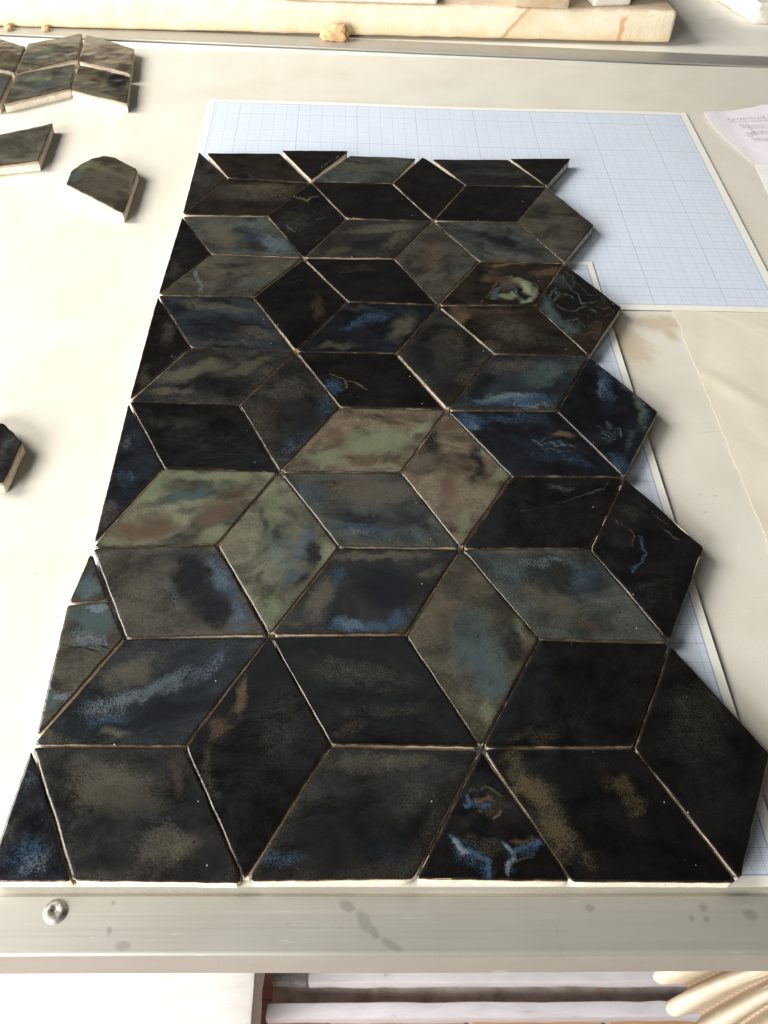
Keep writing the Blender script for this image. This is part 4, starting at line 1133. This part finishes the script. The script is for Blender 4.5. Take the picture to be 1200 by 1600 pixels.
# boards and blocks in local coordinates
b1 = box("board", -0.215, 0.35, -0.037, 0.10, 0.102, 0.120, GPAINT, sh, 0.002, 2, rough=0.0012, cuts=5)
b2 = box("board", -0.255, 0.35, -0.060, -0.046, 0.070, 0.090, GPAINT, sh, 0.002, 2, rough=0.0012, cuts=5)
b3 = box("board", -0.252, 0.35, -0.0455, 0.10, 0.050, 0.066, mat_plain("gap_shade_wood", (0.62, 0.56, 0.52), (0.40, 0.33, 0.28), 45, 0.8, 0.5, 0.002, (0.50, 0.27, 0.12), (0.60, 0.66), 25), sh, 0.002, 2)  # filler board added to darken the gap where shade falls
tag(b3, "dirty brown board in the gap")
for lx in (-0.235, 0.31):
    box("block", lx - 0.016, lx + 0.016, -0.0255, 0.095, 0.0, 0.0498, WOODB, sh, 0.002)
bk = box("block", -0.250, -0.2165, -0.036, 0.09, 0.1005, 0.118, mat_plain("crumbling_paint", (0.50, 0.48, 0.50), (0.30, 0.28, 0.29), 120, 0.85, 1.0, 0.004), sh, 0.003, 2, rough=0.002, cuts=5)
tag(bk, "crumbling grey painted end block")

# ribbed shell form on a dark stool
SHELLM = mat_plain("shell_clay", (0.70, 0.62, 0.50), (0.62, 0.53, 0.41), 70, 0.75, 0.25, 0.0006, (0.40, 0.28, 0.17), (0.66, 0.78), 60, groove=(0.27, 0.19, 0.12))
h = at(1330, 1452, -0.13)
tips = [at(1080, 1520, -0.155), at(1103, 1553, -0.155), at(1135, 1588, -0.155), at(1168, 1620, -0.155), at(1215, 1650, -0.155)]
ang = [math.atan2(t[1] - h[1], t[0] - h[0]) for t in tips]
ang = [a if a > 0 else a + 2 * math.pi for a in ang]
a_step = (ang[-1] - ang[0]) / (len(ang) - 1)
rad = [np.linalg.norm(t[:2] - h[:2]) for t in tips]
NA, NRr = 300, 150
a0, a1 = ang[0] - a_step * 3.5, ang[0] + a_step * 6.5
vs, fs, gv = [], [], []
for i in range(NA + 1):
    t = i / NA
    a = a0 + (a1 - a0) * t
    ph = (t * 10) % 1.0                      # ten ribs: a rounded bright back, then a combed hollow
    if ph < 0.54:
        rib = math.sin(math.pi * ph / 0.54) ** 0.6
        hol = 0.0
    else:
        hol = math.sin(math.pi * (ph - 0.54) / 0.46)
        rib = -0.35 * hol
    rr = 0.093 - 0.012 * max(0.0, hol) ** 0.7 - 0.004 * (1 - max(rib, 0))
    for j in range(NRr + 1):
        sr = j / NRr
        r_ = 0.008 + (rr - 0.008) * sr
        aa = a + 0.30 * (sr - 1) ** 2
        dome = 0.030 * (1 - (2 * sr - 0.75) ** 2)
        end = 1 - 0.9 * max(0.0, (sr - 0.9) / 0.1) ** 2
        comb = 0.0002 * math.sin(sr * 260) * hol
        z = dome + 0.0065 * sr ** 0.6 * rib * end + comb + 0.0006 * noise.noise(Vector((r_ * 90, a * 9, 4)))
        vs.append((r_ * math.cos(aa), r_ * math.sin(aa), z))
        gv.append(max(0.0, hol) ** 0.6 * (0.85 + 0.15 * math.sin(sr * 260)) * min(1.0, sr * 3))  # stain in the hollows, also putting the grooves' shade into the colour
for i in range(NA):
    for j in range(NRr):
        k = i * (NRr + 1) + j
        fs.append((k, k + 1, k + NRr + 2, k + NRr + 1))
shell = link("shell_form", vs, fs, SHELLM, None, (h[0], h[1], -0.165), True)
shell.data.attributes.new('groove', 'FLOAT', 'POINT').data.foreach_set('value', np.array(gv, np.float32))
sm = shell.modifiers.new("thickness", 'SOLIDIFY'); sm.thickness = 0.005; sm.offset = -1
zmin = min(v[2] for v in vs)
shell.location.z = -0.150
SHELLM.node_tree.nodes["Principled BSDF"].inputs["Specular IOR Level"].default_value = 0.08
tag(shell, "cream ribbed clay shell sticking out below the table's front right corner", "shell")
top_z = -0.150 + zmin - 0.0052
shelf = empty("stand", (h[0] + 0.3, h[1], FZ), "dark wooden stand carrying the ribbed shell below the table", "stand")
box("shelf_board", -0.33, 0.30, -0.02, 0.10, top_z - 0.02 - FZ, top_z - FZ, DARKW, shelf, 0.004, 2)
for lx in (0.21, 0.27):
    for ly in (0.0, 0.085):
        box("leg", lx - 0.012, lx + 0.012, ly - 0.012, ly + 0.012, 0.0, top_z - 0.0202 - FZ, DARKW, shelf, 0.002)
